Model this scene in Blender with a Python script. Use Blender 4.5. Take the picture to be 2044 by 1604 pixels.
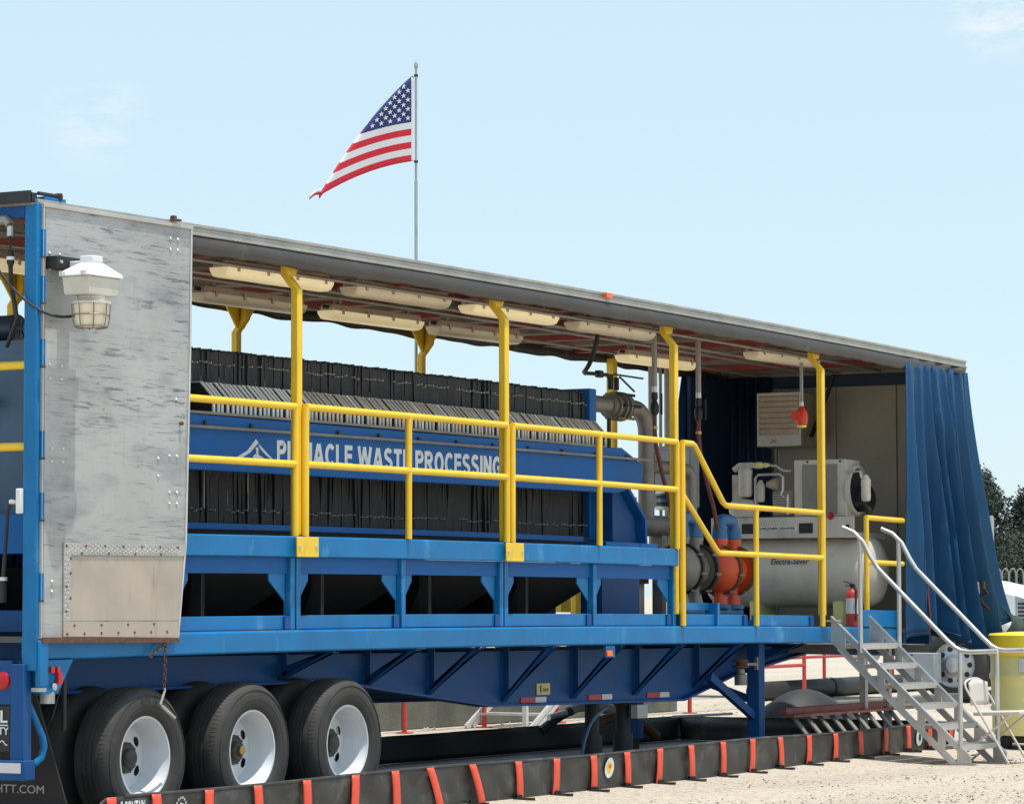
import bpy, bmesh, math, random
from mathutils import Vector, Matrix
R = math.radians
rnd = random.Random(7)
for o in list(bpy.data.objects): bpy.data.objects.remove(o)
SC = bpy.context.scene
COL = SC.collection

# ------------------------------------------------------------------ camera, sky, sun, exposure
cam = bpy.data.cameras.new('camera'); cam_o = bpy.data.objects.new('camera', cam); COL.objects.link(cam_o)
cam.sensor_width = 36; cam.lens = 36*6632.7/2044; cam.clip_end = 3000; cam.clip_start = .5
AL, TH, RO = .5251, .05765, -.0018
fw = Vector((math.cos(AL)*math.cos(TH), math.sin(AL)*math.cos(TH), math.sin(TH)))
rt = Vector((math.sin(AL), -math.cos(AL), 0)); up = rt.cross(fw)
r2 = rt*math.cos(RO)+up*math.sin(RO); u2 = -rt*math.sin(RO)+up*math.cos(RO)
mw = Matrix((r2, u2, -fw)).transposed().to_4x4(); mw.translation = (-15.7565, -12.4254, 1.4459)
cam_o.matrix_world = mw
SC.camera = cam_o
SUN_EL, SUN_ROT = R(77), R(176)
world = bpy.data.worlds.new('World'); SC.world = world; world.use_nodes = True
nt = world.node_tree; nt.nodes.clear()
wo = nt.nodes.new('ShaderNodeOutputWorld'); bg = nt.nodes.new('ShaderNodeBackground')
sky = nt.nodes.new('ShaderNodeTexSky'); sky.sky_type = 'NISHITA'; sky.sun_disc = False
sky.sun_elevation = SUN_EL; sky.sun_rotation = SUN_ROT; sky.air_density = 1.0; sky.dust_density = .3; sky.ozone_density = 2.0
bg.inputs['Strength'].default_value = .15
tc = nt.nodes.new('ShaderNodeTexCoord'); mp = nt.nodes.new('ShaderNodeMapping'); mp.inputs['Scale'].default_value = (5, 5, 11)
mp.inputs['Location'].default_value = (2.35, 1.2, .6)
nz = nt.nodes.new('ShaderNodeTexNoise'); nz.inputs['Scale'].default_value = 1.6; nz.inputs['Detail'].default_value = 7; nz.inputs['Roughness'].default_value = .6
cr = nt.nodes.new('ShaderNodeValToRGB'); cr.color_ramp.elements[0].position = .60; cr.color_ramp.elements[1].position = .86
cr.color_ramp.elements[0].color = (0, 0, 0, 1); cr.color_ramp.elements[1].color = (.8, .8, .8, 1)
mx = nt.nodes.new('ShaderNodeMixRGB'); mx.inputs[2].default_value = (5.3, 5.5, 5.6, 1)
L = nt.links.new
L(tc.outputs['Generated'], mp.inputs[0]); L(mp.outputs[0], nz.inputs['Vector']); L(nz.outputs['Fac'], cr.inputs[0])
hz = nt.nodes.new('ShaderNodeMixRGB'); hz.inputs[0].default_value = .80; hz.inputs[2].default_value = (3.75, 4.85, 5.45, 1)   # pale summer haze over the clear sky
L(sky.outputs[0], hz.inputs[1]); mp.inputs['Scale'].default_value = (60, 60, 150); nz.inputs['Scale'].default_value = 1.0
cr.color_ramp.elements[0].position = .42; cr.color_ramp.elements[1].position = .66
acc = None
for (cd, cr_, ca) in [((0.7877, 0.5996, 0.1415), 0.02, 0.65), ((0.9149, 0.3641, 0.1742), 0.022, 1.0), ((0.8228, 0.5319, 0.2002), 0.03, 0.6)]:       # a few small fair-weather clouds: direction, size, strength
    ds = nt.nodes.new('ShaderNodeVectorMath'); ds.operation = 'DISTANCE'; ds.inputs[1].default_value = cd
    nm_ = nt.nodes.new('ShaderNodeVectorMath'); nm_.operation = 'NORMALIZE'; L(tc.outputs['Generated'], nm_.inputs[0]); L(nm_.outputs[0], ds.inputs[0])
    fr = nt.nodes.new('ShaderNodeMapRange'); fr.interpolation_type = 'SMOOTHSTEP'; fr.inputs['From Min'].default_value = cr_; fr.inputs['From Max'].default_value = cr_*.15; fr.inputs['To Max'].default_value = ca
    L(ds.outputs['Value'], fr.inputs['Value'])
    if acc is None: acc = fr.outputs[0]
    else:
        ad = nt.nodes.new('ShaderNodeMath'); ad.operation = 'ADD'; L(acc, ad.inputs[0]); L(fr.outputs[0], ad.inputs[1]); acc = ad.outputs[0]
cm = nt.nodes.new('ShaderNodeMath'); cm.operation = 'MULTIPLY'; L(acc, cm.inputs[0]); L(cr.outputs[0], cm.inputs[1]); L(cm.outputs[0], mx.inputs[0]); L(hz.outputs[0], mx.inputs[1]); L(mx.outputs[0], bg.inputs[0]); L(bg.outputs[0], wo.inputs[0])
sl = bpy.data.lights.new('sun', 'SUN'); sl.energy = 3.9; sl.angle = R(.5); sl.color = (1, .96, .89)
so = bpy.data.objects.new('sun', sl); COL.objects.link(so); so.location = (0, -20, 30)
sd = Vector((math.sin(SUN_ROT)*math.cos(SUN_EL), math.cos(SUN_ROT)*math.cos(SUN_EL), math.sin(SUN_EL)))
so.rotation_euler = sd.to_track_quat('Z', 'Y').to_euler()
SC.view_settings.view_transform = 'Standard'; SC.view_settings.look = 'None'; SC.view_settings.gamma = 1
SC.view_settings.exposure = .24; SC.view_settings.use_curve_mapping = False
SC.render.engine = 'CYCLES'

# ------------------------------------------------------------------ materials
def nodes(name):
    m = bpy.data.materials.new(name); m.use_nodes = True
    t = m.node_tree; b = t.nodes['Principled BSDF']; return m, t, b
def mat(name, col, rough=.5, metal=0, var=.12, scale=6, bump=0, bscale=40, spots=None, stretch=(1, 1, 1), spec=None, coat=0, trans=0):
    """colour with broad noise variation, optional stains (colour, threshold, scale, stretch) and fine relief"""
    m, t, b = nodes(name); N = t.nodes.new; k = t.links.new
    tc = N('ShaderNodeTexCoord')
    n = N('ShaderNodeTexNoise'); n.inputs['Scale'].default_value = scale; n.inputs['Detail'].default_value = 6
    mpn = N('ShaderNodeMapping'); mpn.inputs['Scale'].default_value = stretch
    k(tc.outputs['Object'], mpn.inputs[0]); k(mpn.outputs[0], n.inputs['Vector'])
    r = N('ShaderNodeMapRange'); r.inputs['From Min'].default_value = .3; r.inputs['From Max'].default_value = .7
    r.inputs['To Min'].default_value = 1-var; r.inputs['To Max'].default_value = 1+var
    k(n.outputs['Fac'], r.inputs['Value'])
    v = N('ShaderNodeVectorMath'); v.operation = 'SCALE'; v.inputs[0].default_value = col; k(r.outputs[0], v.inputs['Scale'])
    out = v.outputs[0]
    for (c2, lo, hi, sc, st, amt) in (spots or []):
        mp2 = N('ShaderNodeMapping'); mp2.inputs['Scale'].default_value = st; mp2.inputs['Location'].default_value = (sc*.37, 1.7, lo*9)
        n2 = N('ShaderNodeTexNoise'); n2.inputs['Scale'].default_value = sc; n2.inputs['Detail'].default_value = 8; n2.inputs['Roughness'].default_value = .65
        k(tc.outputs['Object'], mp2.inputs[0]); k(mp2.outputs[0], n2.inputs['Vector'])
        r3 = N('ShaderNodeMapRange'); r3.inputs['From Min'].default_value = lo; r3.inputs['From Max'].default_value = hi; r3.inputs['To Max'].default_value = amt
        k(n2.outputs['Fac'], r3.inputs['Value'])
        x = N('ShaderNodeMixRGB'); x.inputs[2].default_value = (*c2, 1); k(r3.outputs[0], x.inputs[0]); k(out, x.inputs[1]); out = x.outputs[0]
    k(out, b.inputs['Base Color'])
    rr = N('ShaderNodeMapRange'); rr.inputs['To Min'].default_value = max(.03, rough-.1); rr.inputs['To Max'].default_value = min(1, rough+.1)
    k(n.outputs['Fac'], rr.inputs['Value']); k(rr.outputs[0], b.inputs['Roughness'])
    b.inputs['Metallic'].default_value = metal
    if spec is not None: b.inputs['Specular IOR Level'].default_value = spec
    if coat: b.inputs['Coat Weight'].default_value = coat
    if trans: b.inputs['Transmission Weight'].default_value = trans
    if bump:
        n3 = N('ShaderNodeTexNoise'); n3.inputs['Scale'].default_value = bscale; n3.inputs['Detail'].default_value = 5
        k(tc.outputs['Object'], n3.inputs['Vector'])
        bp = N('ShaderNodeBump'); bp.inputs['Strength'].default_value = bump; bp.inputs['Distance'].default_value = .02
        k(n3.outputs['Fac'], bp.inputs['Height']); k(bp.outputs[0], b.inputs['Normal'])
    return m
BLUE = (.006, .157, .39)
M = {}
M['blue'] = mat('blue_paint', BLUE, .42, var=.14, scale=3, spec=.28, spots=[((.13, .38, .56), .58, .74, 3.2, (1.3, 1, .7), .55), ((.02, .05, .09), .64, .8, 8, (1.5, 1, .25), .45), ((.17, .10, .06), .65, .74, 7, (2.6, 1, .3), .55), ((.30, .40, .45), .66, .72, 22, (1, 1, 1), .5)])
M['blue_shade'] = mat('shaded_blue_frame_paint', (.008, .072, .235), .5, var=.15, scale=4, spec=.25, spots=[((.04, .055, .07), .6, .8, 6, (1, 1, .5), .5)])  # darker copy of the trailer blue, with underside and far-side shade in it
M['blue_press'] = mat('shaded_blue_press_paint', (.008, .105, .34), .5, var=.08, scale=3, spec=.2, spots=[((.06, .18, .34), .64, .8, 6, (1, 1, 1), .35)])  # blue darkened to hold the shade under the roof
M['navy'] = mat('navy_motor_paint', (.018, .04, .075), .4, var=.1)
M['bluegrey'] = mat('blue_grey_machine_paint', (.05, .11, .19), .45, var=.15)
M['yellow'] = mat('yellow_paint', (.86, .55, .03), .38, var=.07, scale=4, spots=[((.42, .26, .06), .58, .78, 9, (1, 1, .4), .55), ((.12, .09, .06), .72, .76, 16, (1, 1, 1), .7)])
M['alu'] = mat('aluminium', (.62, .61, .59), .38, .55, var=.10, scale=7, bump=.05)
M['alu_dull'] = mat('weathered_aluminium', (.50, .48, .45), .55, .35, var=.14, scale=5, bump=.06, spots=[((.20, .17, .14), .62, .8, 8, (1, 1, .6), .5)])
def door_mat():
    m, t, b = nodes('scratched_aluminium_sheet'); N = t.nodes.new; k = t.links.new
    tc = N('ShaderNodeTexCoord')
    def noise(sc, st, det=8, ro=.6, loc=(0, 0, 0)):
        mp = N('ShaderNodeMapping'); mp.inputs['Scale'].default_value = st; mp.inputs['Location'].default_value = loc
        n = N('ShaderNodeTexNoise'); n.inputs['Scale'].default_value = sc; n.inputs['Detail'].default_value = det; n.inputs['Roughness'].default_value = ro
        k(tc.outputs['Object'], mp.inputs[0]); k(mp.outputs[0], n.inputs['Vector']); return n.outputs['Fac']
    def rng(v, lo, hi, a=0, c=1):
        r = N('ShaderNodeMapRange'); r.inputs['From Min'].default_value = lo; r.inputs['From Max'].default_value = hi; r.inputs['To Min'].default_value = a; r.inputs['To Max'].default_value = c; k(v, r.inputs['Value']); return r.outputs[0]
    def mul(a, c):
        q = N('ShaderNodeMath'); q.operation = 'MULTIPLY'; k(a, q.inputs[0])
        if isinstance(c, float): q.inputs[1].default_value = c
        else: k(c, q.inputs[1])
        return q.outputs[0]
    def mix(f, base, col):
        x = N('ShaderNodeMixRGB'); k(f, x.inputs[0]); x.inputs[2].default_value = (*col, 1)
        if isinstance(base, tuple): x.inputs[1].default_value = (*base, 1)
        else: k(base, x.inputs[1])
        return x.outputs[0]
    zone = rng(noise(1.5, (1, 1, 1.6), 3, .5), .42, .62)
    c = mix(rng(noise(1.3, (1.2, 1, .9), 5, .5, (3, 0, 1)), .35, .7), (.41, .405, .395), (.48, .478, .47))
    c = mix(mul(rng(noise(2.2, (.8, 1, 2.2), 8, .6, (1, 0, 7)), .50, .74), .62), c, (.15, .165, .195))
    c = mix(mul(mul(rng(noise(4.2, (1, 1, 9), 9, .68, (5, 0, 2)), .54, .62), zone), .85), c, (.10, .11, .13))
    c = mix(mul(mul(rng(noise(7, (.45, 1, 22), 6, .7, (0, 0, 4)), .575, .635), rng(noise(1.1, (1.3, 1, 2.6), 3, .5, (4, 0, 8)), .45, .60)), .92), c, (.06, .06, .07))
    c = mix(mul(rng(noise(3, (.5, 1, 16), 5, .6, (9, 0, 4)), .66, .74), .6), c, (.62, .62, .62))
    c = mix(mul(rng(noise(5, (6, 1, .35), 5, .6, (2, 0, 3)), .60, .8), .45), c, (.28, .22, .16))
    k(c, b.inputs['Base Color']); b.inputs['Metallic'].default_value = .25; b.inputs['Roughness'].default_value = .5
    bp = N('ShaderNodeBump'); bp.inputs['Strength'].default_value = .12; bp.inputs['Distance'].default_value = .02; k(noise(2.5, (1, 1, 1), 3), bp.inputs['Height']); k(bp.outputs[0], b.inputs['Normal'])
    return m
M['door'] = door_mat()
M['kick'] = mat('kick_plate_aluminium', (.46, .39, .325), .5, .25, var=.14, scale=3, bump=.05, spots=[((.24, .15, .09), .56, .78, 3, (3.5, 1, .5), .65), ((.55, .56, .58), .6, .75, 3, (1, 1, 1), .4)])
M['deck'] = mat('worn_deck_paint', (.10, .10, .10), .7, var=.25, scale=3)
M['tread'] = mat('chequer_plate_aluminium', (.44, .42, .40), .45, .4, var=.16, scale=5, spots=[((.25, .18, .12), .60, .8, 5, (2, 1, .6), .5)])
M['rust'] = mat('rusty_steel', (.14, .065, .035), .8, .2, var=.3, scale=30, bump=.2)
M['skirt'] = mat('grey_roof_cover', (.055, .047, .043), .5, 0, var=.10, scale=3, spots=[((.30, .29, .29), .58, .80, 2.4, (2.2, 1, 1.2), .55), ((.05, .045, .045), .6, .8, 5, (1, 1, 2), .5)], bump=.08, bscale=9)
M['trim'] = mat('roof_trim_aluminium', (.40, .38, .35), .45, .4, var=.15, scale=6)
M['ceiling'] = mat('ceiling_sheet', (.22, .18, .145), .7, var=.2, scale=4)
M['bow'] = mat('red_oxide_bow', (.30, .045, .035), .6, var=.25, scale=7)
M['conduit'] = mat('galvanised_conduit', (.33, .31, .28), .5, .5, var=.15)
M['dark'] = mat('dark_steel', (.028, .030, .034), .6, .2, var=.3)
M['black'] = mat('black_rubber', (.018, .018, .018), .6, var=.25, scale=12)
M['tyre'] = mat('tyre_rubber', (.045, .042, .039), .72, var=.22, scale=8, bump=.1, bscale=60, spots=[((.10, .085, .07), .56, .8, 6, (1, 1, 1), .55)])
M['rim'] = mat('white_wheel_paint', (.70, .71, .73), .42, var=.06, scale=6, spots=[((.32, .27, .22), .64, .82, 9, (1, 1, 1), .5)])
M['hub'] = mat('greasy_hub', (.075, .065, .055), .5, .4, var=.3, scale=20)
M['plate'] = mat('black_filter_cloth', (.020, .021, .023), .62, var=.35, scale=9, stretch=(1, 1, .25), bump=.3, bscale=25, spots=[((.075, .08, .088), .55, .75, 10, (1, 3, .3), .55)])
M['handle_w'] = mat('white_plastic_handle', (.82, .80, .75), .5, var=.10)
M['handle_t'] = mat('stained_plastic_handle', (.64, .56, .46), .55, var=.22, scale=12)
M['cloth'] = mat('pale_cloth', (.42, .39, .34), .8, var=.2)
M['white'] = mat('white_paint', (.78, .78, .77), .45, var=.04)
M['letter'] = mat('white_vinyl_letter', (.70, .72, .74), .5, var=.05)
M['lamp'] = mat('cream_lamp_plastic', (.85, .75, .56), .4, var=.06, scale=4, spots=[((.40, .28, .13), .62, .8, 5, (1, 1, 1), .5)])
M['lamp_back'] = mat('beige_lamp_housing', (.56, .44, .34), .5, var=.12)
M['compress'] = mat('grey_white_machine_paint', (.60, .57, .51), .45, var=.12, scale=3, spots=[((.13, .10, .08), .54, .80, 5, (1, 1, .7), .65)])
M['tank'] = mat('cream_tank_paint', (.66, .61, .53), .4, var=.10, scale=3, spots=[((.20, .15, .10), .54, .80, 3.0, (1, 1, .6), .6), ((.05, .05, .05), .70, .74, 12, (1, 1, 1), .7)])
M['fin'] = mat('radiator_fins', (.30, .285, .265), .5, .3, var=.2, scale=4, spots=[((.07, .06, .055), .54, .75, 4, (1, 1, 1), .7)])
M['pipe'] = mat('grey_pipe', (.25, .225, .20), .5, .35, var=.2, scale=6, bump=.06)
M['orange'] = mat('orange_pump_paint', (.68, .085, .025), .4, var=.12)
M['pumpblue'] = mat('pump_blue_paint', (.03, .13, .30), .4, var=.12)
M['red'] = mat('red_paint', (.50, .05, .045), .45, var=.12, spots=[((.65, .35, .30), .64, .8, 6, (1, 1, 1), .4)])
M['redbeam'] = mat('faded_red_beam', (.26, .075, .07), .6, var=.2, scale=8)
M['redplastic'] = mat('red_plastic', (.70, .045, .02), .35, var=.05)
M['brass'] = mat('brass', (.5, .33, .10), .35, .8, var=.1)
M['tarp'] = mat('blue_curtain_vinyl', (.008, .060, .150), .42, var=.14, scale=2.5, spec=.25, bump=.06, bscale=14, spots=[((.06, .16, .26), .6, .8, 3, (1, 1, .5), .5), ((.02, .035, .055), .62, .8, 4, (1, 1, .4), .5)])
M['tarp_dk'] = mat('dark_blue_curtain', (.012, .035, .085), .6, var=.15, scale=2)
M['bulk'] = mat('bulkhead_sheet', (.36, .325, .26), .55, .15, var=.12, scale=2, spots=[((.05, .045, .04), .64, .74, 2.4, (1, 1.6, 12), .8)])
M['berm'] = mat('black_berm_vinyl', (.040, .038, .036), .52, var=.25, scale=5, bump=.15, bscale=10, spots=[((.19, .175, .155), .54, .74, 5, (1, 1, 1), .6), ((.26, .25, .23), .66, .74, 16, (1, 1, 2.5), .6)])
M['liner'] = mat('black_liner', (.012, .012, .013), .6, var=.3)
M['strap'] = mat('red_orange_strap', (.78, .085, .04), .5, var=.10, scale=14, spots=[((.75, .30, .22), .6, .8, 12, (1, 1, .5), .35)])
M['concrete'] = mat('weathered_concrete', (.135, .135, .11), .85, var=.25, scale=3, bump=.3, spots=[((.04, .045, .035), .55, .8, 4, (1, 1, .25), .6)])
M['gunmetal'] = mat('black_iron', (.03, .03, .03), .45, .5, var=.2)
M['yel_drum'] = mat('translucent_yellow_poly', (.80, .75, .33), .35, var=.06, scale=3)
M['yel_lid'] = mat('yellow_poly_lid', (.93, .74, .06), .3, var=.05)
M['chair'] = mat('beige_chair_enamel', (.60, .55, .50), .45, var=.05)
M['truck'] = mat('white_truck_paint', (.70, .72, .74), .25, var=.03)
M['chrome'] = mat('polished_wheel', (.52, .53, .55), .3, .5, var=.05)
M['greybox'] = mat('grey_box_paint', (.30, .33, .35), .45, var=.12)
M['olive'] = mat('dark_olive_canvas', (.035, .05, .042), .8, var=.2)
M['bark'] = mat('pine_bark', (.09, .065, .045), .9, var=.3)
M['leaf_a'] = mat('pine_needles_dark', (.052, .068, .056), .9, var=.3, scale=.4)  # needle colour greyed and lightened to carry the distance haze
M['leaf_b'] = mat('pine_needles_light', (.075, .094, .070), .9, var=.3, scale=.4)  # second needle tone, the same haze mixed into it
M['fence'] = mat('grey_fence_wire', (.30, .31, .30), .5, .4)
M['tape_w'] = mat('white_reflective_tape', (.62, .63, .64), .4, var=.06)
M['tape_r'] = mat('red_reflective_tape', (.45, .02, .025), .4, var=.06)
M['lens'] = mat('orange_lens', (.95, .16, .02), .25, var=.05)
M['lens_r'] = mat('red_lens', (.45, .01, .01), .25, var=.05)
M['beige'] = mat('beige_duct', (.46, .41, .33), .7, var=.1, bump=.1)
M['label'] = mat('yellow_label', (.62, .50, .20), .5, var=.06)
M['lamp_on'] = mat('lit_lamp_plastic', (.85, .76, .52), .4, var=.05)
q_ = M['lamp_on'].node_tree.nodes['Principled BSDF']; q_.inputs['Emission Color'].default_value = (1, .80, .42, 1); q_.inputs['Emission Strength'].default_value = .28
M['flag_r'] = mat('flag_red_cloth', (.66, .018, .04), .7, var=.05, scale=3)
M['flag_w'] = mat('flag_white_cloth', (.78, .77, .79), .7, var=.03, scale=3)
M['flag_b'] = mat('flag_blue_cloth', (.025, .04, .17), .7, var=.08, scale=3)
M['pole'] = mat('galvanised_pole', (.42, .44, .43), .4, .6, var=.1)
M['hose_r'] = mat('dark_red_hose', (.13, .03, .025), .55, var=.2)
def ground_mat():
    m, t, b = nodes('crushed_limestone'); N = t.nodes.new; k = t.links.new
    tc = N('ShaderNodeTexCoord')
    n1 = N('ShaderNodeTexNoise'); n1.inputs['Scale'].default_value = .35; n1.inputs['Detail'].default_value = 8
    n2 = N('ShaderNodeTexNoise'); n2.inputs['Scale'].default_value = 26; n2.inputs['Detail'].default_value = 8; n2.inputs['Roughness'].default_value = .75
    v = N('ShaderNodeTexVoronoi'); v.inputs['Scale'].default_value = 34
    mg = N('ShaderNodeMapping'); mg.inputs['Scale'].default_value = (.45, 2.6, 1); k(tc.outputs['Object'], mg.inputs[0]); k(mg.outputs[0], n1.inputs['Vector'])     # wheel tracks run along the trailer
    for q in (n2, v): k(tc.outputs['Object'], q.inputs['Vector'])
    c1 = N('ShaderNodeValToRGB'); e = c1.color_ramp.elements
    e[0].position = .36; e[0].color = (.10, .085, .068, 1); e[1].position = .62; e[1].color = (.60, .515, .415, 1)
    q = c1.color_ramp.elements.new(.45); q.color = (.49, .42, .34, 1)
    k(n2.outputs['Fac'], c1.inputs[0])
    x = N('ShaderNodeMixRGB'); x.blend_type = 'MULTIPLY'; x.inputs[0].default_value = .5
    c2 = N('ShaderNodeValToRGB'); c2.color_ramp.elements[0].position = .3; c2.color_ramp.elements[0].color = (.66, .64, .62, 1); c2.color_ramp.elements[1].position = .65
    k(n1.outputs['Fac'], c2.inputs[0]); k(c1.outputs[0], x.inputs[1]); k(c2.outputs[0], x.inputs[2]); k(x.outputs[0], b.inputs['Base Color'])
    b.inputs['Roughness'].default_value = .95
    a = N('ShaderNodeMath'); a.operation = 'ADD'; k(n2.outputs['Fac'], a.inputs[0]); k(v.outputs['Distance'], a.inputs[1])
    bp = N('ShaderNodeBump'); bp.inputs['Strength'].default_value = .5; bp.inputs['Distance'].default_value = .012
    k(a.outputs[0], bp.inputs['Height']); k(bp.outputs[0], b.inputs['Normal'])
    return m
M['ground'] = ground_mat()
M['stone'] = mat('limestone_chip', (.46, .41, .35), .9, var=.35, scale=.9)
M['stone_d'] = mat('dark_stone_chip', (.17, .145, .12), .9, var=.4, scale=.9)

# ------------------------------------------------------------------ mesh helpers
CB, XM = .00079, 2.736
def bz(x): return -CB*(x-XM)**2           # the loaded trailer's camber: its ends hang a little lower
ORG = {}
class MB:
    def __init__(s): s.v = []; s.f = []; s.mi = []; s.cur = 0
    def add(s, vs, fs):
        b = len(s.v); s.v += [Vector(p) for p in vs]
        for f in fs: s.f.append([i+b for i in f]); s.mi.append(s.cur)
        return s
    def box(s, x0, x1, y0, y1, z0, z1, seg=None):
        n = seg or max(1, int((x1-x0)/1.0))
        vs = []; fs = []
        for i in range(n+1):
            x = x0+(x1-x0)*i/n; vs += [(x, y0, z0), (x, y1, z0), (x, y1, z1), (x, y0, z1)]
        for i in range(n):
            a = i*4; b = a+4
            for j in range(4):
                k = (j+1) % 4; fs.append((a+j, b+j, b+k, a+k))
        fs.append((0, 1, 2, 3)); e = n*4; fs.append((e+3, e+2, e+1, e))
        return s.add(vs, fs)
    def obox(s, c, h, rot=None):
        c = Vector(c); rot = rot or Matrix.Identity(3)
        vs = [c+rot @ Vector((sx*h[0], sy*h[1], sz*h[2])) for sx in (-1, 1) for sy in (-1, 1) for sz in (-1, 1)]
        return s.add(vs, [(0, 1, 3, 2), (4, 6, 7, 5), (0, 4, 5, 1), (2, 3, 7, 6), (0, 2, 6, 4), (1, 5, 7, 3)])
    def bar(s, a, b, w, h, upv=(0, 0, 1)):
        a = Vector(a); b = Vector(b); d = (b-a); l = d.length; d.normalize()
        u = Vector(upv); sd = d.cross(u)
        if sd.length < 1e-4: sd = d.cross(Vector((1, 0, 0)))
        sd.normalize(); u = sd.cross(d)
        return s.obox((a+b)/2, (l/2, w/2, h/2), Matrix((d, sd, u)).transposed())
    def prism(s, pts, vec):
        n = len(pts); vec = Vector(vec); P = [Vector(p) for p in pts]
        return s.add(P+[p+vec for p in P], [tuple(range(n))[::-1], tuple(range(n, 2*n))]+[(i, (i+1) % n, n+(i+1) % n, n+i) for i in range(n)])
    def tube(s, path, r, n=10, cap=True, closed=False):
        P = [Vector(p) for p in path]; m = len(P); vs = []; fs = []
        T = []
        for i in range(m):
            a = P[(i-1) % m] if (closed or i > 0) else P[i]; b = P[(i+1) % m] if (closed or i < m-1) else P[i]
            T.append((b-a).normalized())
        u = T[0].cross(Vector((0, 0, 1)))
        if u.length < .05: u = T[0].cross(Vector((1, 0, 0)))
        u.normalize()
        for i in range(m):
            u = (u-T[i]*u.dot(T[i])); u.normalize(); w = T[i].cross(u)
            k = 1.0
            if 0 < i < m-1 and not closed:
                c = (P[i]-P[i-1]).normalized().dot((P[i+1]-P[i]).normalized()); k = 1/max(.6, math.sqrt(max(.1, (1+c)/2)))
            rr = r[i] if isinstance(r, (list, tuple)) else r
            for j in range(n):
                t = 2*math.pi*j/n; vs.append(P[i]+(u*math.cos(t)+w*math.sin(t))*rr*(k if 0 else 1))
        for i in range(m if closed else m-1):
            a = i*n; b = ((i+1) % m)*n
            for j in range(n): fs.append((a+j, a+(j+1) % n, b+(j+1) % n, b+j))
        if cap and not closed: fs.append(tuple(range(n))[::-1]); fs.append(tuple(range((m-1)*n, m*n)))
        return s.add(vs, fs)
    def line(s, a, b, r, n=10):
        a = Vector(a); b = Vector(b); k = max(1, int(abs(b.x-a.x)/1.0)); return s.tube([a.lerp(b, i/k) for i in range(k+1)], r, n)
    def lathe(s, prof, c, axis=(0, 0, 1), n=24, cap=(True, True)):
        ax = Vector(axis).normalized(); u = ax.cross(Vector((0, 0, 1)))
        if u.length < .05: u = ax.cross(Vector((1, 0, 0)))
        u.normalize(); w = ax.cross(u); c = Vector(c); vs = []; fs = []
        for r, h in prof:
            for j in range(n):
                t = 2*math.pi*j/n; vs.append(c+ax*h+(u*math.cos(t)+w*math.sin(t))*r)
        for i in range(len(prof)-1):
            for j in range(n): fs.append((i*n+j, i*n+(j+1) % n, (i+1)*n+(j+1) % n, (i+1)*n+j))
        if cap[0] and prof[0][0] > 1e-4: fs.append(tuple(range(n))[::-1])
        if cap[1] and prof[-1][0] > 1e-4: fs.append(tuple(range((len(prof)-1)*n, len(prof)*n)))
        return s.add(vs, fs)
    def grid(s, fn, nu, nv):
        vs = [fn(i/nu, j/nv) for i in range(nu+1) for j in range(nv+1)]
        fs = [(i*(nv+1)+j, (i+1)*(nv+1)+j, (i+1)*(nv+1)+j+1, i*(nv+1)+j+1) for i in range(nu) for j in range(nv)]
        return s.add(vs, fs)
    def rock(s, c, r, rg, sq=.6):
        vs = [(1, 0, 0), (-1, 0, 0), (0, 1, 0), (0, -1, 0), (0, 0, 1), (0, 0, -1)]
        a = rg.random()*6.28; ca, sa = math.cos(a), math.sin(a); out = []
        for x, y, z in vs:
            k = r*(.65+.7*rg.random()); x, y = x*k, y*k*.8; out.append((c[0]+x*ca-y*sa, c[1]+x*sa+y*ca, c[2]+z*k*sq))
        return s.add(out, [(0, 2, 4), (2, 1, 4), (1, 3, 4), (3, 0, 4), (2, 0, 5), (1, 2, 5), (3, 1, 5), (0, 3, 5)])
    def build(s, name, m, parent=None, bend=False, smooth=35, bev=0, solid=0, recalc=True):
        V = s.v
        if bend: V = [Vector((p.x, p.y, p.z+bz(p.x))) for p in V]
        if parent is not None: o0 = ORG[parent]
        else:
            xs = [p.x for p in V]; ys = [p.y for p in V]; zs = [p.z for p in V]
            o0 = Vector(((min(xs)+max(xs))/2, (min(ys)+max(ys))/2, min(zs)))
        me = bpy.data.meshes.new(name); me.from_pydata([p-o0 for p in V], [], s.f)
        ms = m if isinstance(m, (list, tuple)) else [m]
        for q in ms: me.materials.append(M[q])
        if len(ms) > 1: me.polygons.foreach_set('material_index', s.mi)
        if recalc:
            bm = bmesh.new(); bm.from_mesh(me); bmesh.ops.recalc_face_normals(bm, faces=bm.faces); bm.to_mesh(me); bm.free()
        if smooth:
            me.polygons.foreach_set('use_smooth', [True]*len(me.polygons)); me.set_sharp_from_angle(angle=R(smooth))
        me.update()
        o = bpy.data.objects.new(name, me); COL.objects.link(o)
        if parent is not None: o.parent = parent; ORG[o] = o0.copy()
        else: o.location = o0; ORG[o] = o0.copy()
        if solid:
            md = o.modifiers.new('thickness', 'SOLIDIFY'); md.thickness = solid; md.offset = 0
        if bev:
            md = o.modifiers.new('edge', 'BEVEL'); md.width = bev; md.segments = 2; md.limit_method = 'ANGLE'; md.angle_limit = R(40)
        return o
def tag(o, label=None, cat=None, group=None, kind=None):
    if label: o['label'] = label
    if cat: o['category'] = cat
    if group: o['group'] = group
    if kind: o['kind'] = kind
    return o
def thing(name, label, cat, loc, group=None):
    o = bpy.data.objects.new(name, None); COL.objects.link(o); o.location = loc; o.empty_display_size = .2
    ORG[o] = Vector(loc); return tag(o, label, cat, group)
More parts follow.
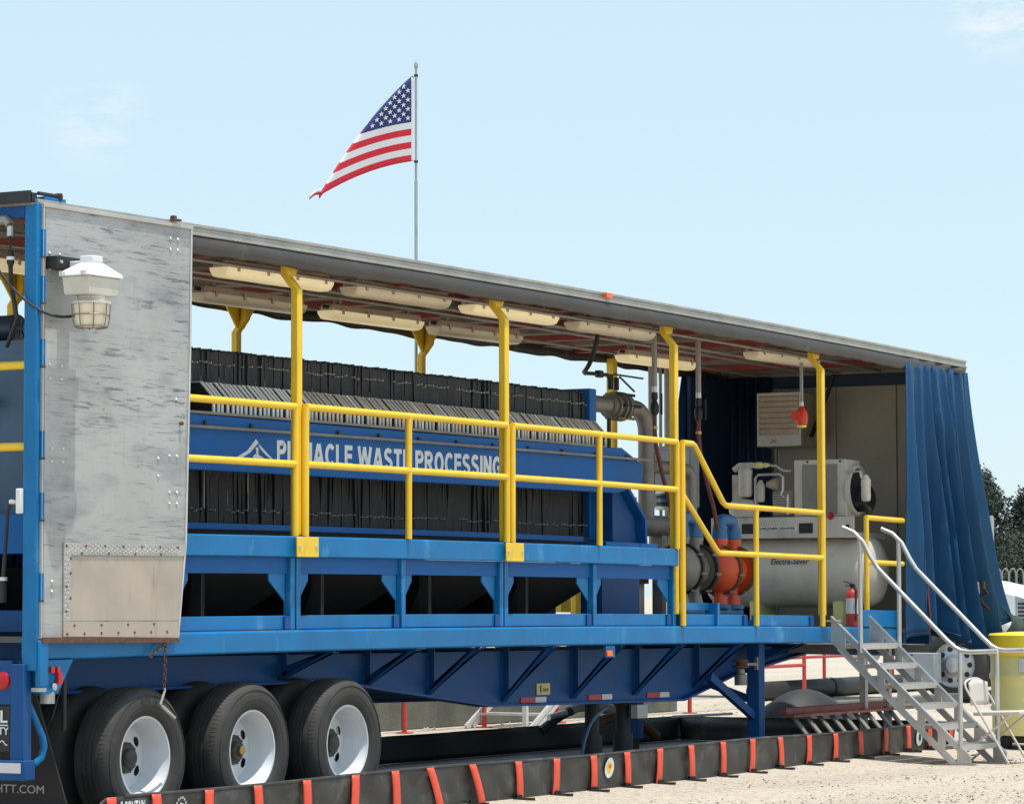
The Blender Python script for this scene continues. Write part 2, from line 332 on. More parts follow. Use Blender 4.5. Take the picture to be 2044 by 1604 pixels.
def dup(o, off, parent=None):
    """a part copied by an offset in the place (shares its mesh)"""
    c = o.copy(); COL.objects.link(c); p = parent or o.parent
    c.parent = p; c.location = o.location+Vector(off); ORG[c] = ORG.get(o, Vector())+Vector(off)
    for ch in list(o.children):
        q = ch.copy(); COL.objects.link(q); q.parent = c; q.location = ch.location; ORG[q] = ORG.get(ch, Vector())+Vector(off)
    return c
def copy_thing(o, loc, label):
    def rec(a, p):
        c = a.copy(); COL.objects.link(c); c.parent = p
        for ch in list(a.children): rec(ch, c)
        return c
    c = rec(o, None); c.location = loc; c['label'] = label; ORG[c] = Vector(loc); return c
def arc(c, r, a0, a1, n, ax1, ax2):
    c = Vector(c); return [c+(Vector(ax1)*math.cos(a0+(a1-a0)*i/n)+Vector(ax2)*math.sin(a0+(a1-a0)*i/n))*r for i in range(n+1)]
def bez(a, b, c, d, n=12):
    a, b, c, d = map(Vector, (a, b, c, d)); return [a*(1-t)**3+b*3*t*(1-t)**2+c*3*t*t*(1-t)+d*t**3 for t in [i/n for i in range(n+1)]]
def text(body, org, dx, dy, height, width, depth=.002, bold=.0, shear=0):
    """lettering as thin raised mesh: cap height and total width in metres; returns an MB"""
    cu = bpy.data.curves.new('lettering', 'FONT'); cu.body = body; cu.size = 1; cu.offset = bold; cu.extrude = .5; cu.shear = shear; cu.resolution_u = 3
    ob = bpy.data.objects.new('lettering', cu); COL.objects.link(ob)
    dg = bpy.context.evaluated_depsgraph_get(); me = bpy.data.meshes.new_from_object(ob.evaluated_get(dg))
    xs = [v.co.x for v in me.vertices]; ys = [v.co.y for v in me.vertices]
    x0, x1, y0, y1 = min(xs), max(xs), min(ys), max(ys); dx = Vector(dx); dy = Vector(dy); dn = dx.cross(dy)
    b = MB(); b.add([Vector(org)+dx*((v.co.x-x0)/(x1-x0)*width)+dy*((v.co.y-y0)/(y1-y0)*height)+dn*(v.co.z*2*depth/2) for v in me.vertices], [tuple(p.vertices) for p in me.polygons])
    bpy.data.objects.remove(ob); bpy.data.curves.remove(cu); bpy.data.meshes.remove(me)
    return b
def ribbon(b, pts, h, org, dx, dy, dn, sx, sy, closed=False):
    pts = [p for i, p in enumerate(pts) if i == 0 or math.hypot(p[0]-pts[i-1][0], p[1]-pts[i-1][1]) > 1e-3]
    n = len(pts); L_, R_ = [], []
    for i in range(n):
        p = pts[i]; a = pts[i-1] if (i > 0 or closed) else None; c = pts[(i+1) % n] if (i < n-1 or closed) else None
        def nrm(u, v):
            x, y = v[0]-u[0], v[1]-u[1]; l = math.hypot(x, y) or 1; return (-y/l, x/l)
        n1 = nrm(a, p) if a else nrm(p, c); n2 = nrm(p, c) if c else n1
        mx_, my_ = n1[0]+n2[0], n1[1]+n2[1]; d = max(.35, (mx_*mx_+my_*my_)/2); k = h/d
        L_.append((p[0]+mx_*k, p[1]+my_*k)); R_.append((p[0]-mx_*k, p[1]-my_*k))
    P = lambda q: Vector(org)+dx*(q[0]*sx)+dy*(q[1]*sy)+dn
    b.add([P(q) for q in L_]+[P(q) for q in R_], [(i, (i+1) % n, n+(i+1) % n, n+i) for i in range(n if closed else n-1)])
def signwriting(body, org, dx, dy, height, width):
    """heavy sans capitals drawn as strokes, one thin vinyl layer"""
    W_ = .215; q = W_/2; dx = Vector(dx); dy = Vector(dy); dn = dx.cross(dy)
    el = lambda cx, cy, rx, ry, a, c, n=14: [(cx+rx*math.cos(R(a+(c-a)*i/n)), cy+ry*math.sin(R(a+(c-a)*i/n))) for i in range(n+1)]
    bowl = [(q, 1-q), (.36, 1-q)]+el(.36, .71, .21, .195, 90, -90, 10)+[(q, .515)]
    G = {'I': (.19, [[(q, 0), (q, 1)]]), 'L': (.56, [[(q, 1), (q, q), (.56, q)]]), 'T': (.64, [[(0, 1-q), (.64, 1-q)], [(.32, 1-W_), (.32, 0)]]),
         'E': (.60, [[(.60, 1-q), (q, 1-q), (q, q), (.60, q)], [(W_, .52), (.56, .52)]]), 'N': (.70, [[(q, 0), (q, 1)], [(.70-q, 0), (.70-q, 1)], [(q+.02, .93), (.68-q, .07)]]),
         'A': (.78, [[(.08, 0), (.36, .97)], [(.70, 0), (.42, .97)], [(.20, .30), (.58, .30)]]), 'W': (1.10, [[(.09, 1), (.30, .0)], [(.30, .0), (.53, .97)], [(.53, .97), (.79, .0)], [(.79, .0), (1.01, 1)]]),
         'P': (.66, [[(q, 0), (q, 1)], bowl]), 'R': (.72, [[(q, 0), (q, 1)], bowl, [(.36, .48), (.62, 0)]]), 'C': (.70, [el(.385, .5, .29, .41, 42, 318, 20)]),
         'G': (.74, [el(.385, .5, .29, .41, 42, 300, 20)+[(.65, .24), (.65, .47)], [(.40, .46), (.74, .46)]]), 'O': (.76, [el(.38, .5, .285, .41, 0, 360, 28)[:-1]]),
         'S': (.66, [el(.33, .715, .225, .195, 25, 235, 12)+el(.33, .285, .235, .195, 75, -160, 12)])}
    adv = lambda c: .30 if c == ' ' else G[c][0]+.11
    tot = sum(adv(c) for c in body)-.11; k = width/tot; x = 0; b = MB()
    for c in body:
        if c != ' ':
            for i, st in enumerate(G[c][1]): ribbon(b, [(x+px, py) for px, py in st], q, org, dx, dy, dn*(.0006*i), k, height, closed=(c == 'O'))
        x += adv(c)
    return b
#@@GROUND
# ------------------------------------------------------------------ ground
def gz(x, y):
    t = min(1, max(0, (-y-.1)/.9)); return -.045*t*t*(3-2*t)
b = MB()
xs = [-400, -150, -60, -30, -16]+[-10+i*1.0 for i in range(45)]+[40, 60, 100, 200, 400, 1200]
ys = [-400, -100, -40, -16, -10]+[-7+i*.35 for i in range(24)]+[2, 3, 5, 8, 12, 20, 40, 100, 300, 1000]
vs = [(x, y, gz(x, y)+(.008*math.sin(x*1.7+y*2.3)+.006*math.sin(x*3.1-y*4.1) if -11 < x < 36 and -8 < y < -.9 else 0)) for x in xs for y in ys]
nY = len(ys)
b.add(vs, [(i*nY+j, (i+1)*nY+j, (i+1)*nY+j+1, i*nY+j+1) for i in range(len(xs)-1) for j in range(nY-1)])
tag(b.build('ground', 'ground'), kind='structure')
b = MB(); rg = random.Random(3); b2 = MB()
for i in range(14000):
    x = 2+rg.random()*15; y = -.65-rg.random()**.75*4.4
    (b if rg.random() < .72 else b2).rock((x, y, gz(x, y)+.002), .0035+.012*rg.random()**4, rg)
for i in range(900):
    x = 13+rg.random()*14; y = 3.3+rg.random()*4
    b.rock((x, y, .004), .008+.02*rg.random()**3, rg)
o = tag(b.build('gravel', 'stone', smooth=0, recalc=False), kind='stuff'); o['label'] = 'pale limestone chips strewn over the yard'
o = tag(b2.build('dark_gravel', 'stone_d', smooth=0, recalc=False), kind='stuff'); o['label'] = 'darker stone chips strewn over the yard'
#@@TRAILER
# ------------------------------------------------------------------ semi trailer
T = thing('semi_trailer', 'long blue open sided semi trailer standing in the black berm', 'trailer', (7, 1.25, 0))
def part(b, name, m, parent=None, **k): return b.build(name, m, parent or T, bend=True, **k)
part(MB().box(.0, 11.37, 0, .10, 1.062, 1.207), 'side_rail', 'blue', bev=.013)
part(MB().box(11.38, 12.95, .055, .14, 1.062, 1.207), 'side_rail', 'blue', bev=.013)
part(MB().box(0, 14.5, 2.45, 2.55, 1.062, 1.207), 'side_rail', 'blue_shade', bev=.008)
part(MB().box(.05, 14.5, .10, 2.45, 1.165, 1.2), 'deck_floor', 'deck')
x = .35
cm = None
while x < 14.4:
    q = part(MB().box(x-.035, x+.035, .16, 2.44, 1.06, 1.163), 'crossmember', 'blue_shade') if cm is None else None
    if cm is None: cm = q; x0 = x
    else: dup(cm, (x-x0, 0, bz(x)-bz(x0)))
    x += .62
# fish-belly main beams and their outrigger brackets
prof = [(.3, 1.055), (14.2, 1.055), (14.2, .95), (11.8, .97), (10.3, .78), (9.35, .585), (6.15, .605), (4.72, .75), (3.9, .84), (.3, .84)]
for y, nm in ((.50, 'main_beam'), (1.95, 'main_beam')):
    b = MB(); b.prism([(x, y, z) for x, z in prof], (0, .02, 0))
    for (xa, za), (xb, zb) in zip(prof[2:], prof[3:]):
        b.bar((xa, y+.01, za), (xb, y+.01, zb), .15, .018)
    part(b, nm, 'blue_shade')
def outrigger(X, zb):
    zt = 1.058; b = MB()
    yo, yi = .02, .495
    b.prism([(X, yi, zb), (X, yi, zt), (X, yi-.05, zt), (X, yi-.05, zb+.04)], (.012, 0, 0))
    b.prism([(X, yi, zb), (X, yi-.06, zb+.10), (X, yo, zt), (X, yo+.10, zt)][::-1], (.012, 0, 0))
    b.box(X-.03, X+.04, yo+.02, yi, zt-.012, zt, 1)
    b.bar((X+.006, yi, zb), (X+.006, yo+.05, zt), .07, .008)
    return part(b, 'outrigger', 'blue_shade')
for X, zb in ((3.35, .86), (4.42, .78), (5.3, .71), (6.4, .63), (7.5, .63), (8.55, .64), (9.64, .68), (10.9, .9)): outrigger(X, zb)
# base frame under the press: top channel, recessed web, posts, gussets, toe boards
PX = [1.50, 2.85, 4.22, 5.63, 7.04, 8.39]
b = MB(); b.box(.3, 8.40, 0, .06, 1.695, 1.835); b.box(.3, 8.40, .06, .16, 1.815, 1.832); part(b, 'base_beam', 'blue', bev=.012)
part(MB().box(.3, 8.36, .06, .09, 1.585, 1.694), 'beam_web', 'blue_press')  # darker blue paints in the shade of the flange above
part(MB().box(.3, 8.36, 2.43, 2.5, 1.585, 1.835), 'base_beam', 'blue_shade')
for i, X in enumerate(PX):
    for dx in ((-.035, .035) if i in (1, 3) else (0,)):
        part(MB().box(X+dx-.027, X+dx+.027, .035, .095, 1.21, 1.694, 1), 'frame_post', 'blue', bev=.005)
    w = .10 if i in (1, 3) else .06
    for s in (-1, 1):
        if X == 8.39 and s > 0: continue
        x0, x1 = X+s*w*.8, X+s*(w+.17 if s < 0 else w+.10)
        part(MB().prism([(x0, .07, 1.584), (x1, .07, 1.584), (x1, .07, 1.54), (x0, .07, 1.40)], (0, .01, 0)), 'gusset', 'blue')
segs = list(zip(PX[:-1], PX[1:]))+[(8.47, 9.80), (9.84, 11.13)]
for a, c in segs:
    part(MB().box(a+.05, c-.05, .05, .075, 1.212, 1.305), 'toe_board', 'blue', bev=.004)
    part(MB().box(c-.13, c-.06, .035, .05, 1.215, 1.30, 1), 'toe_board_clip', 'blue_shade')
part(MB().box(12.17, 12.95, .05, .075, 1.212, 1.365), 'toe_board', 'blue', bev=.004)
# small step frame beside the pump
b = MB(); b.box(8.55, 9.18, .10, .14, 1.34, 1.40); b.box(9.14, 9.18, .02, .14, 1.21, 1.40); part(b, 'step_frame', 'blue')
part(MB().box(8.6, 12.0, .9, 2.2, 1.205, 1.27), 'pump_skid', 'blue_press')
# inner drip hopper and far side frame; near-black puts shade into their colour
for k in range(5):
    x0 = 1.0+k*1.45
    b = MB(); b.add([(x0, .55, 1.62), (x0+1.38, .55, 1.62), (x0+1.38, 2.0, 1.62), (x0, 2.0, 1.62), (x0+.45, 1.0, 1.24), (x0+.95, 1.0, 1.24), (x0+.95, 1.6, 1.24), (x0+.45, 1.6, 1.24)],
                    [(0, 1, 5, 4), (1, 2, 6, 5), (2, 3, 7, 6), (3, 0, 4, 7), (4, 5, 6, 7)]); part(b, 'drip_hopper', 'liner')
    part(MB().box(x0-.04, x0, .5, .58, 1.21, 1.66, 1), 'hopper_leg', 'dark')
part(MB().box(.3, 10.55, 2.36, 2.42, 1.21, 1.66), 'dark_backing', 'liner'); part(MB().box(10.72, 10.9, 2.40, 2.46, 1.33, 1.78, 1), 'far_post_foot', 'yellow'); part(MB().box(11.0, 11.2, 2.40, 2.46, 1.30, 1.6, 1), 'far_post_foot', 'yellow')  # board behind added and blackened to close a bright gap
part(MB().box(8.1, 8.75, .55, .75, 1.21, 1.9, 1), 'press_foot', 'blue_shade')
# yellow roof posts
POSTS = [2.85, 5.63, 8.39, 11.25]
def roof_post(X, Y, side, z0):
    s = side
    pts = [(X, Y, z0), (X, Y, 3.50), (X, Y+s*.085, 3.60), (X, Y+s*.085, 3.74)]
    b = MB()
    prev = None
    for p in pts:
        h = .030
        ring = [(p[0]-h, p[1]-h, p[2]), (p[0]+h, p[1]-h, p[2]), (p[0]+h, p[1]+h, p[2]), (p[0]-h, p[1]+h, p[2])]
        b.v += [Vector(q) for q in ring]
    for i in range(3):
        for j in range(4): b.f.append([i*4+j, i*4+(j+1) % 4, i*4+4+(j+1) % 4, i*4+4+j]); b.mi.append(0)
    b.f += [[3, 2, 1, 0], [12, 13, 14, 15]]; b.mi += [0, 0]
    o = part(b, 'roof_post', 'yellow', bev=.008)
    yy = Y+s*.085-s*.044
    zt = 3.63 if s > 0 else 3.745
    gw = .20 if s < 0 else .10
    g = MB(); g.prism([(X-gw, yy, 3.745), (X+gw, yy, 3.745), (X+gw, yy, 3.70), (X+.05, yy, 3.53 if s < 0 else 3.60), (X-.05, yy, 3.53 if s < 0 else 3.60), (X-gw, yy, 3.70)], (0, .012, 0))
    part(g, 'post_gusset', 'yellow', o)
for X in POSTS: roof_post(X+.02, .045, 1, 1.305 if X > 8 else 1.84)
for X in (2.85, 5.63, 8.39): roof_post(X, 2.46, -1, 1.21)
part(MB().box(11.78, 11.86, 2.42, 2.50, 1.21, 3.73, 1), 'roof_post', 'yellow', bev=.008)
# roof: sheet, bows, trims, covers
part(MB().box(-.05, 14.55, .0, 2.55, 3.785, 3.80), 'roof_sheet', 'ceiling')
bow = None; x = .25; x0 = x
for k in range(12):
    X = .25+k*1.22
    if bow is None: bow = part(MB().box(X-.05, X+.05, .03, 2.52, 3.735, 3.784), 'roof_bow', 'bow')
    else: dup(bow, (X-.25, 0, bz(X)-bz(.25)))
b = MB(); b.box(-.02, 14.52, -.025, .02, 3.80, 3.822); b.box(-.02, 14.52, -.015, .0, 3.765, 3.80); b.box(-.02, 14.52, -.028, -.001, 3.748, 3.766)
part(b, 'roof_trim', 'trim', bev=.003)
part(MB().box(-.02, 14.52, 2.53, 2.575, 3.755, 3.822), 'roof_trim', 'trim')
def skirt(u, v):
    X = 1.53+u*13.0; w = .004*math.sin(X*5.1)+.004*math.sin(X*11.7+1)+.004*math.sin(X*2.3)
    ex = max(0, (X-12.8)/1.7)
    zb = 3.628+.006*math.sin(X*3.3)+.004*math.sin(X*17)+ex*(.045+.02*math.sin(X*9))
    z = 3.75+(zb-3.75)*v
    return (X, -.012-.022*math.sin(v*math.pi)+w*v+ex*.03*math.sin(X*16+v*3), z)
part(MB().grid(skirt, 180, 8), 'roof_cover', 'skirt', solid=.006)
part(MB().grid(lambda u, v: (u*14.5, 2.53+.01*math.sin(u*60), 3.76+(3.672+.009*math.sin(u*95)+.007*math.sin(u*41)+.005*math.sin(u*170)-3.76)*v), 200, 2), 'roof_cover', 'skirt', solid=.006)
for k in range(12): part(MB().box(.83+k*1.22, .90+k*1.22, .03, 2.52, 3.745, 3.784, 1), 'roof_bow', 'ceiling')
for y, z in ((.62, 3.70), (1.06, 3.69), (1.14, 3.70), (1.30, 3.69), (1.95, 3.69)):
    part(MB().line((.1, y, z), (13.9, y, z), .013, 8), 'conduit', 'conduit')
# rear frame with hinges
part(MB().box(-.03, .05, -.03, .07, 1.0, 3.80, 1), 'corner_post', 'blue', bev=.01)
part(MB().box(-.03, .05, 2.47, 2.57, 1.0, 3.80, 1), 'corner_post', 'blue_shade', bev=.01)
part(MB().box(-.03, .04, .07, 2.47, 3.715, 3.80, 1), 'rear_header', 'blue_shade', bev=.006)
part(MB().box(.05, .26, -.02, .1, 3.80, 3.845, 1), 'corner_cap', 'blue', bev=.006)
b = MB(); b.box(-.06, .0, -.0, 2.55, 3.803, 3.86, 1); b.box(-.075, -.05, -.0, 2.55, 3.80, 3.87, 1); part(b, 'rear_gutter', 'dark')
b = MB(); b.line((.0, -.01, 3.858), (.2, -.01, 3.858), .012); b.lathe([(.0, -.022), (.022, -.02), (.026, 0), (.022, .02), (0, .022)], (.2, -.01, 3.855), n=12); part(b, 'roof_pulley', 'dark')
for z in (1.42, 1.9, 2.27, 2.82, 3.2, 3.48):
    part(MB().lathe([(.016, 0), (.016, .16)], (.02, -.036, z), n=10), 'hinge', 'blue')
    part(MB().lathe([(.018, -.012), (.018, .0)], (.02, -.036, z), n=10), 'hinge_washer', 'rust')
# swung-back aluminium door: sheet, edge trims, rivets, kick plates
D = part(MB().prism([(.085, -.095, 1.195), (1.455, -.095, 1.175), (1.535, -.095, 1.77), (1.575, -.095, 3.0), (1.585, -.095, 3.775), (.085, -.095, 3.775)], (0, .03, 0)), 'rear_door', 'door')
b = MB(); b.box(.058, .072, -.108, -.085, 1.19, 3.79, 1); b.box(.055, 1.592, -.11, -.05, 3.776, 3.80); part(b, 'door_edge', 'alu_dull', D, bev=.002)
b = MB(); b.box(.074, .0845, -.100, -.06, 1.19, 3.775, 1); part(b, 'door_gap_shade', 'dark', D)  # dark strip standing in for the shaded gap beside the post
b = MB()
for (xa, za), (xb, zb) in (((1.455, 1.172), (1.535, 1.77)), ((1.535, 1.771), (1.575, 3.0)), ((1.575, 3.001), (1.585, 3.78))): b.prism([(xa-.009, -.102, za), (xa+.008, -.102, za), (xb+.008, -.102, zb), (xb-.009, -.102, zb)], (0, .04, 0))
part(b, 'door_edge', 'alu', D)
b = MB(); b.prism([(.06, -.115, 1.165), (1.45, -.115, 1.145), (1.45, -.115, 1.175), (.06, -.115, 1.198)], (0, .06, 0)); part(b, 'door_sill', 'rust', D)
K = [('kick_plate', [(.275, 1.765), (1.53, 1.765), (1.52, 1.69), (.275, 1.69)]), ('kick_plate', [(.275, 1.689), (.345, 1.689), (.335, 1.29), (.275, 1.29)]), ('kick_plate', [(.275, 1.289), (1.466, 1.278), (1.452, 1.175), (.275, 1.2)])]
for i_, (nm, pl) in enumerate(K):
    q = part(MB().prism([(x, -.106, z) for x, z in pl], (0, .010, 0)), nm, 'kick' if i_ == 2 else 'tread', D)
part(MB().prism([(.352, -.0985, 1.683), (1.516, -.0985, 1.683), (1.466, -.0985, 1.285), (.345, -.0985, 1.295)], (0, .003, 0)), 'recess_panel', 'kick', D)
b = MB(); rg2 = random.Random(5)     # raised tread of the chequer plate
for i in range(42):
    for j in range(3):
        x = .30+i*.0283; z = 1.705+j*.024+(.012 if i % 2 else 0)
        if z > 1.76: continue
        s = 1 if (i+j) % 2 else -1
        b.bar((x-.007, -.107, z-.007*s), (x+.007, -.107, z+.007*s), .006, .003, (0, 1, 0))
for j in range(15):
    for i in range(2):
        x = .292+i*.03; z = 1.31+j*.025; s = 1 if (i+j) % 2 else -1
        b.bar((x-.007, -.107, z-.007*s), (x+.007, -.107, z+.007*s), .006, .003, (0, 1, 0))
q = part(b, 'tread_pattern', 'alu', D); q['kind'] = 'stuff'
riv = [(1.36, 3.70), (1.44, 3.70), (1.36, 3.63), (1.44, 3.63), (.13, 3.50), (.23, 3.50), (.13, 3.41), (.23, 3.41), (1.43, 2.68), (1.36, 2.32), (1.44, 2.32), (1.36, 2.09), (1.44, 2.09), (1.36, 2.02), (1.44, 2.02), (1.24, 2.30), (1.24, 2.19), (.14, 2.83), (.25, 2.83), (.14, 2.75), (.25, 2.75), (.16, 2.33), (.27, 2.33), (.16, 2.25), (.27, 2.25), (.17, 1.53), (.17, 1.47)]
rv = part(MB().lathe([(.011, 0), (.010, .005), (.006, .009), (0, .010)], (1.36, -.095, 3.70), (0, -1, 0), 8), 'rivet', 'alu', D)
for i, (x, z) in enumerate(riv[1:]):
    c = dup(rv, (x-1.36, 0, z-3.70+bz(x)-bz(1.36)))
rr_ = part(MB().lathe([(.009, 0), (.008, .004), (0, .007)], (.34, -.106, 1.67), (0, -1, 0), 8), 'screw', 'rust', D)
for i in range(26):
    x, z = [(.30+.19*i, 1.745) for i in range(7)][i] if i < 7 else [(.45+.27*(i-7), 1.70) for _ in range(1)][0] if i < 11 else (.34, 1.58-.15*(i-11)) if i < 13 else (.38+.27*(i-13), 1.265) if i < 17 else (.31+.17*(i-17), 1.215) if i < 24 else (.30, 1.5-.15*(i-24))
    if x < 1.45: dup(rr_, (x-.34, 0, z-1.67+bz(x)-bz(.34)))
part(MB().lathe([(.012, 0), (.012, .02)], (1.47, -.10, 2.53), (0, -1, 0), 8), 'door_latch', 'rust', D)
D.location = (-.05, .06, 0)
b = MB(); b.box(1.33, 1.36, -.05, -.02, 3.825, 3.848, 1); b.box(1.31, 1.40, -.06, -.03, 3.815, 3.828, 1); part(b, 'clearance_light', 'rust')
b = MB(); b.obox((7.14, -.03, 3.80), (.05, .02, .018)); part(b, 'clearance_light', 'lens')
b = MB(); b.obox((7.26, .03, 1.01), (.075, .01, .045)); q = part(b, 'lamp_bracket', 'blue'); part(MB().obox((7.22, .012, .995), (.045, .012, .022)), 'marker_lamp', 'lens', q, bev=.005)
for X in (6.67, 7.76, 8.77):
    part(MB().box(X, X+.23, .492, .498, .612, .655, 1), 'reflector_red', 'tape_r'); part(MB().box(X+.232, X+.40, .492, .498, .612, .655, 1), 'reflector_white', 'tape_w')
q = part(MB().box(6.92, 7.13, .492, .498, .67, .76, 1), 'number_plate', 'label')
part(text('1', (6.97, .491, .69), (1, 0, 0), (0, 0, 1), .055, .02, .001, .03), 'number', 'black', q)
part(text('5th4', (7.01, .491, .695), (1, 0, 0), (0, 0, 1), .03, .09, .001, .01), 'number', 'black', q)
# suspension, axles and wheels
WX = [1.18, 2.36, 3.51]; WZ = .425
part(MB().box(.5, 4.3, .62, .74, .62, .84), 'suspension_frame', 'dark'); part(MB().box(.5, 4.3, 1.75, 1.87, .62, .84), 'suspension_frame', 'dark')
for X in WX:
    part(MB().line((X, .3, WZ), (X, 2.25, WZ), .065, 14), 'axle', 'dark'); part(MB().box(X-.25, X+.25, .62, .72, .48, .62, 1), 'spring', 'dark')
def wheel(X, y0, outward, zoff=0):
    """one wheel: dished disc with hand holes (rim), tyre and hub; y0 = outer lip plane, outward = -1 towards the camera"""
    s = -outward; b = MB()
    c = (X, y0, WZ); ax = (0, s, 0)
    b.lathe([(.268, .0), (.262, -.006), (.252, -.004), (.246, .012), (.228, .04), (.222, .10), (.214, .14), (.208, .165)], c, ax, 48, (False, False))
    NA, NR = 150, 22; r0, r1 = .075, .21; vs = []; fs = []
    for i in range(NA):
        for j in range(NR+1):
            r = r0+(r1-r0)*j/NR; h = .150+.016*((r-r0)/(r1-r0)) ; t = 2*math.pi*i/NA+.3
            vs.append((X+r*math.cos(t), y0+s*h, WZ+r*math.sin(t)))
    for i in range(NA):
        for j in range(NR):
            t = 2*math.pi*(i+.5)/NA+.3; r = r0+(r1-r0)*(j+.5)/NR
            hole = False
            for k in range(5):
                tk = -.55+X*2.1+k*2*math.pi/5; dt = (t-tk+math.pi) % (2*math.pi)-math.pi
                if (dt*r/.036)**2+((r-.158)/.027)**2 < 1: hole = True
            if not hole: fs.append((i*(NR+1)+j, ((i+1) % NA)*(NR+1)+j, ((i+1) % NA)*(NR+1)+j+1, i*(NR+1)+j+1))
    b.add(vs, fs)
    w = part(b, 'wheel', 'rim', smooth=40)
    t = MB(); t.lathe([(.262, .0), (.275, -.012), (.31, -.022), (.36, -.026), (.405, -.018), (.430, .004), (.440, .022), (.447, .05), (.4475, .075), (.441, .077), (.441, .085), (.4475, .087), (.448, .112), (.441, .114), (.441, .122), (.448, .124), (.4475, .15), (.441, .152), (.441, .16), (.447, .162), (.44, .20), (.43, .222), (.405, .245), (.36, .25), (.31, .245), (.262, .235)], c, ax, 72, (False, False))
    part(t, 'tyre', 'tyre', w, smooth=50)
    if outward < 0 and y0 < .1:
        t2 = MB()
        for k in range(96):
            a = k*math.pi/48; ca, sa = math.cos(a), math.sin(a); t2.bar((X+.425*ca, y0+s*.002, WZ+.425*sa), (X+.4425*ca, y0+s*.030, WZ+.4425*sa), .013, .008, (ca, 0, sa))
        for r_ in (.335, .395): t2.tube([(X+r_*math.cos(k*math.pi/32), y0-s*.0225, WZ+r_*math.sin(k*math.pi/32)) for k in range(64)], .0035, 5, closed=True)
        part(t2, 'tread_lugs', 'tyre', w)['kind'] = 'stuff'
    h = MB(); h.lathe([(.10, .15), (.095, .135), (.06, .13), (.058, .105), (.05, .095), (.042, .092), (0, .09)], c, ax, 24)
    for k in range(10):
        a = k*math.pi/5; h.lathe([(.012, .155), (.012, .132), (0, .128)], (X+.088*math.cos(a), y0, WZ+.088*math.sin(a)), ax, 6)
    part(h, 'hub', 'hub', w)
    return w
for X in WX:
    wheel(X, .05, -1); wheel(X, .64, 1); wheel(X, 2.5, 1); wheel(X, 1.9, -1)
b = MB(); b.lathe([(.005, 0), (.03, 0), (.03, -.012), (0, -.012)], (2.36, .135, WZ), (0, 1, 0), 16); part(b, 'hub_cap', 'brass')
# landing legs, kingpin plate, jack columns
for y in (.30, 1.5):
    part(MB().box(10.50, 10.62, y, y+.12, .20, 1.06, 1), 'landing_leg', 'blue_shade', bev=.006)
    part(MB().box(10.42, 10.70, y-.05, y+.17, .03, .07, 1), 'landing_foot', 'dark'); part(MB().box(10.53, 10.59, y+.03, y+.09, .05, .22, 1), 'landing_tube', 'dark')
    part(MB().bar((9.65, y+.06, .78), (10.52, y+.06, .42), .05, .07), 'landing_brace', 'blue_shade')
    part(MB().bar((10.62, y+.06, .50), (10.95, y+.3, 1.0), .03, .03), 'landing_brace', 'dark')
part(MB().bar((10.56, .36, .55), (10.56, 1.56, .95), .06, .06), 'landing_crossbrace', 'blue_shade')
for X in (8.05, 8.58):
    part(MB().lathe([(.085, 0), (.085, .30), (.06, .30), (.06, .56)], (X, .62, .02), n=16), 'jack_column', 'dark'); part(MB().box(X-.13, X+.13, .5, .74, .575, .60, 1), 'jack_flange', 'dark')
part(MB().box(8.50, 8.68, .44, .50, .45, .56, 1), 'jack_block', 'alu_dull')
b = MB(); b.tube(bez((8.0, .45, .55), (7.7, .4, .5), (7.55, .4, .45), (7.5, .42, .12), 10), .014, 8); part(b, 'hydraulic_hose', 'bluegrey')
b = MB(); b.lathe([(.07, 0), (.07, .02), (.04, .02), (.04, .05), (.07, .05), (.07, .07)], (10.10, .28, .85), n=16); part(b, 'valve_flange', 'rust')
b = MB(); b.lathe([(.055, 0), (.055, .09), (.035, .10), (.035, .14)], (10.10, .28, .70), n=14); b.obox((10.22, .24, .88), (.10, .01, .012)); b.obox((10.33, .24, .885), (.015, .012, .055)); part(b, 'drain_valve', 'pipe')
part(MB().box(11.2, 14.4, .35, 2.2, .975, 1.05), 'coupler_plate', 'dark')
# rear under-run guard, lamp, brackets, flap
b = MB(); b.box(-.06, .02, .03, .13, .36, 1.04, 1); part(b, 'guard_post', 'blue_shade', bev=.006); part(MB().box(-.06, .02, 2.4, 2.5, .36, 1.04, 1), 'guard_post', 'blue_shade')
part(MB().box(-.08, .02, .0, 2.5, .35, .47, 1), 'underrun_bar', 'blue_shade', bev=.006)
part(MB().box(-.085, -.081, .03, .20, .395, .455, 1), 'reflector_white', 'tape_w'); part(MB().box(-.085, -.081, .203, .5, .395, .455, 1), 'reflector_red', 'tape_r')
part(MB().box(-.05, .0, .13, 2.4, .80, 1.06, 1), 'rear_sill', 'blue_shade')
part(MB().lathe([(.055, 0), (.05, .015), (.03, .025), (0, .028)], (-.05, .19, .94), (-1, 0, 0), 20), 'tail_lamp', 'lens_r')
q = part(MB().box(-.055, -.04, .135, .50, .52, .79, 1), 'name_board', 'black')
part(text('HAUL', (-.058, .46, .69), (0, -1, 0), (0, 0, 1), .075, .31, .001, .02), 'lettering', 'letter', q)
part(text('WARRANTY', (-.058, .50, .62), (0, -1, 0), (0, 0, 1), .045, .36, .001, .012), 'lettering', 'letter', q)
part(MB().box(-.06, -.057, .145, .48, .673, .680, 1), 'lettering', 'letter', q)
b = MB(); b.tube(bez((-.058, .32, .56), (-.058, .27, .63), (-.058, .24, .53), (-.058, .2, .58), 8)+bez((-.058, .2, .58), (-.058, .18, .6), (-.058, .17, .55), (-.058, .15, .56), 5)[1:], .004, 5); part(b, 'emblem', 'letter', q)
b = MB(); b.prism([(.055, -.01, 1.06), (.055, -.01, .86), (.22, -.01, .86), (.27, -.01, .93), (.37, -.01, 1.06)], (0, .12, 0)); part(b, 'rear_bracket', 'blue')
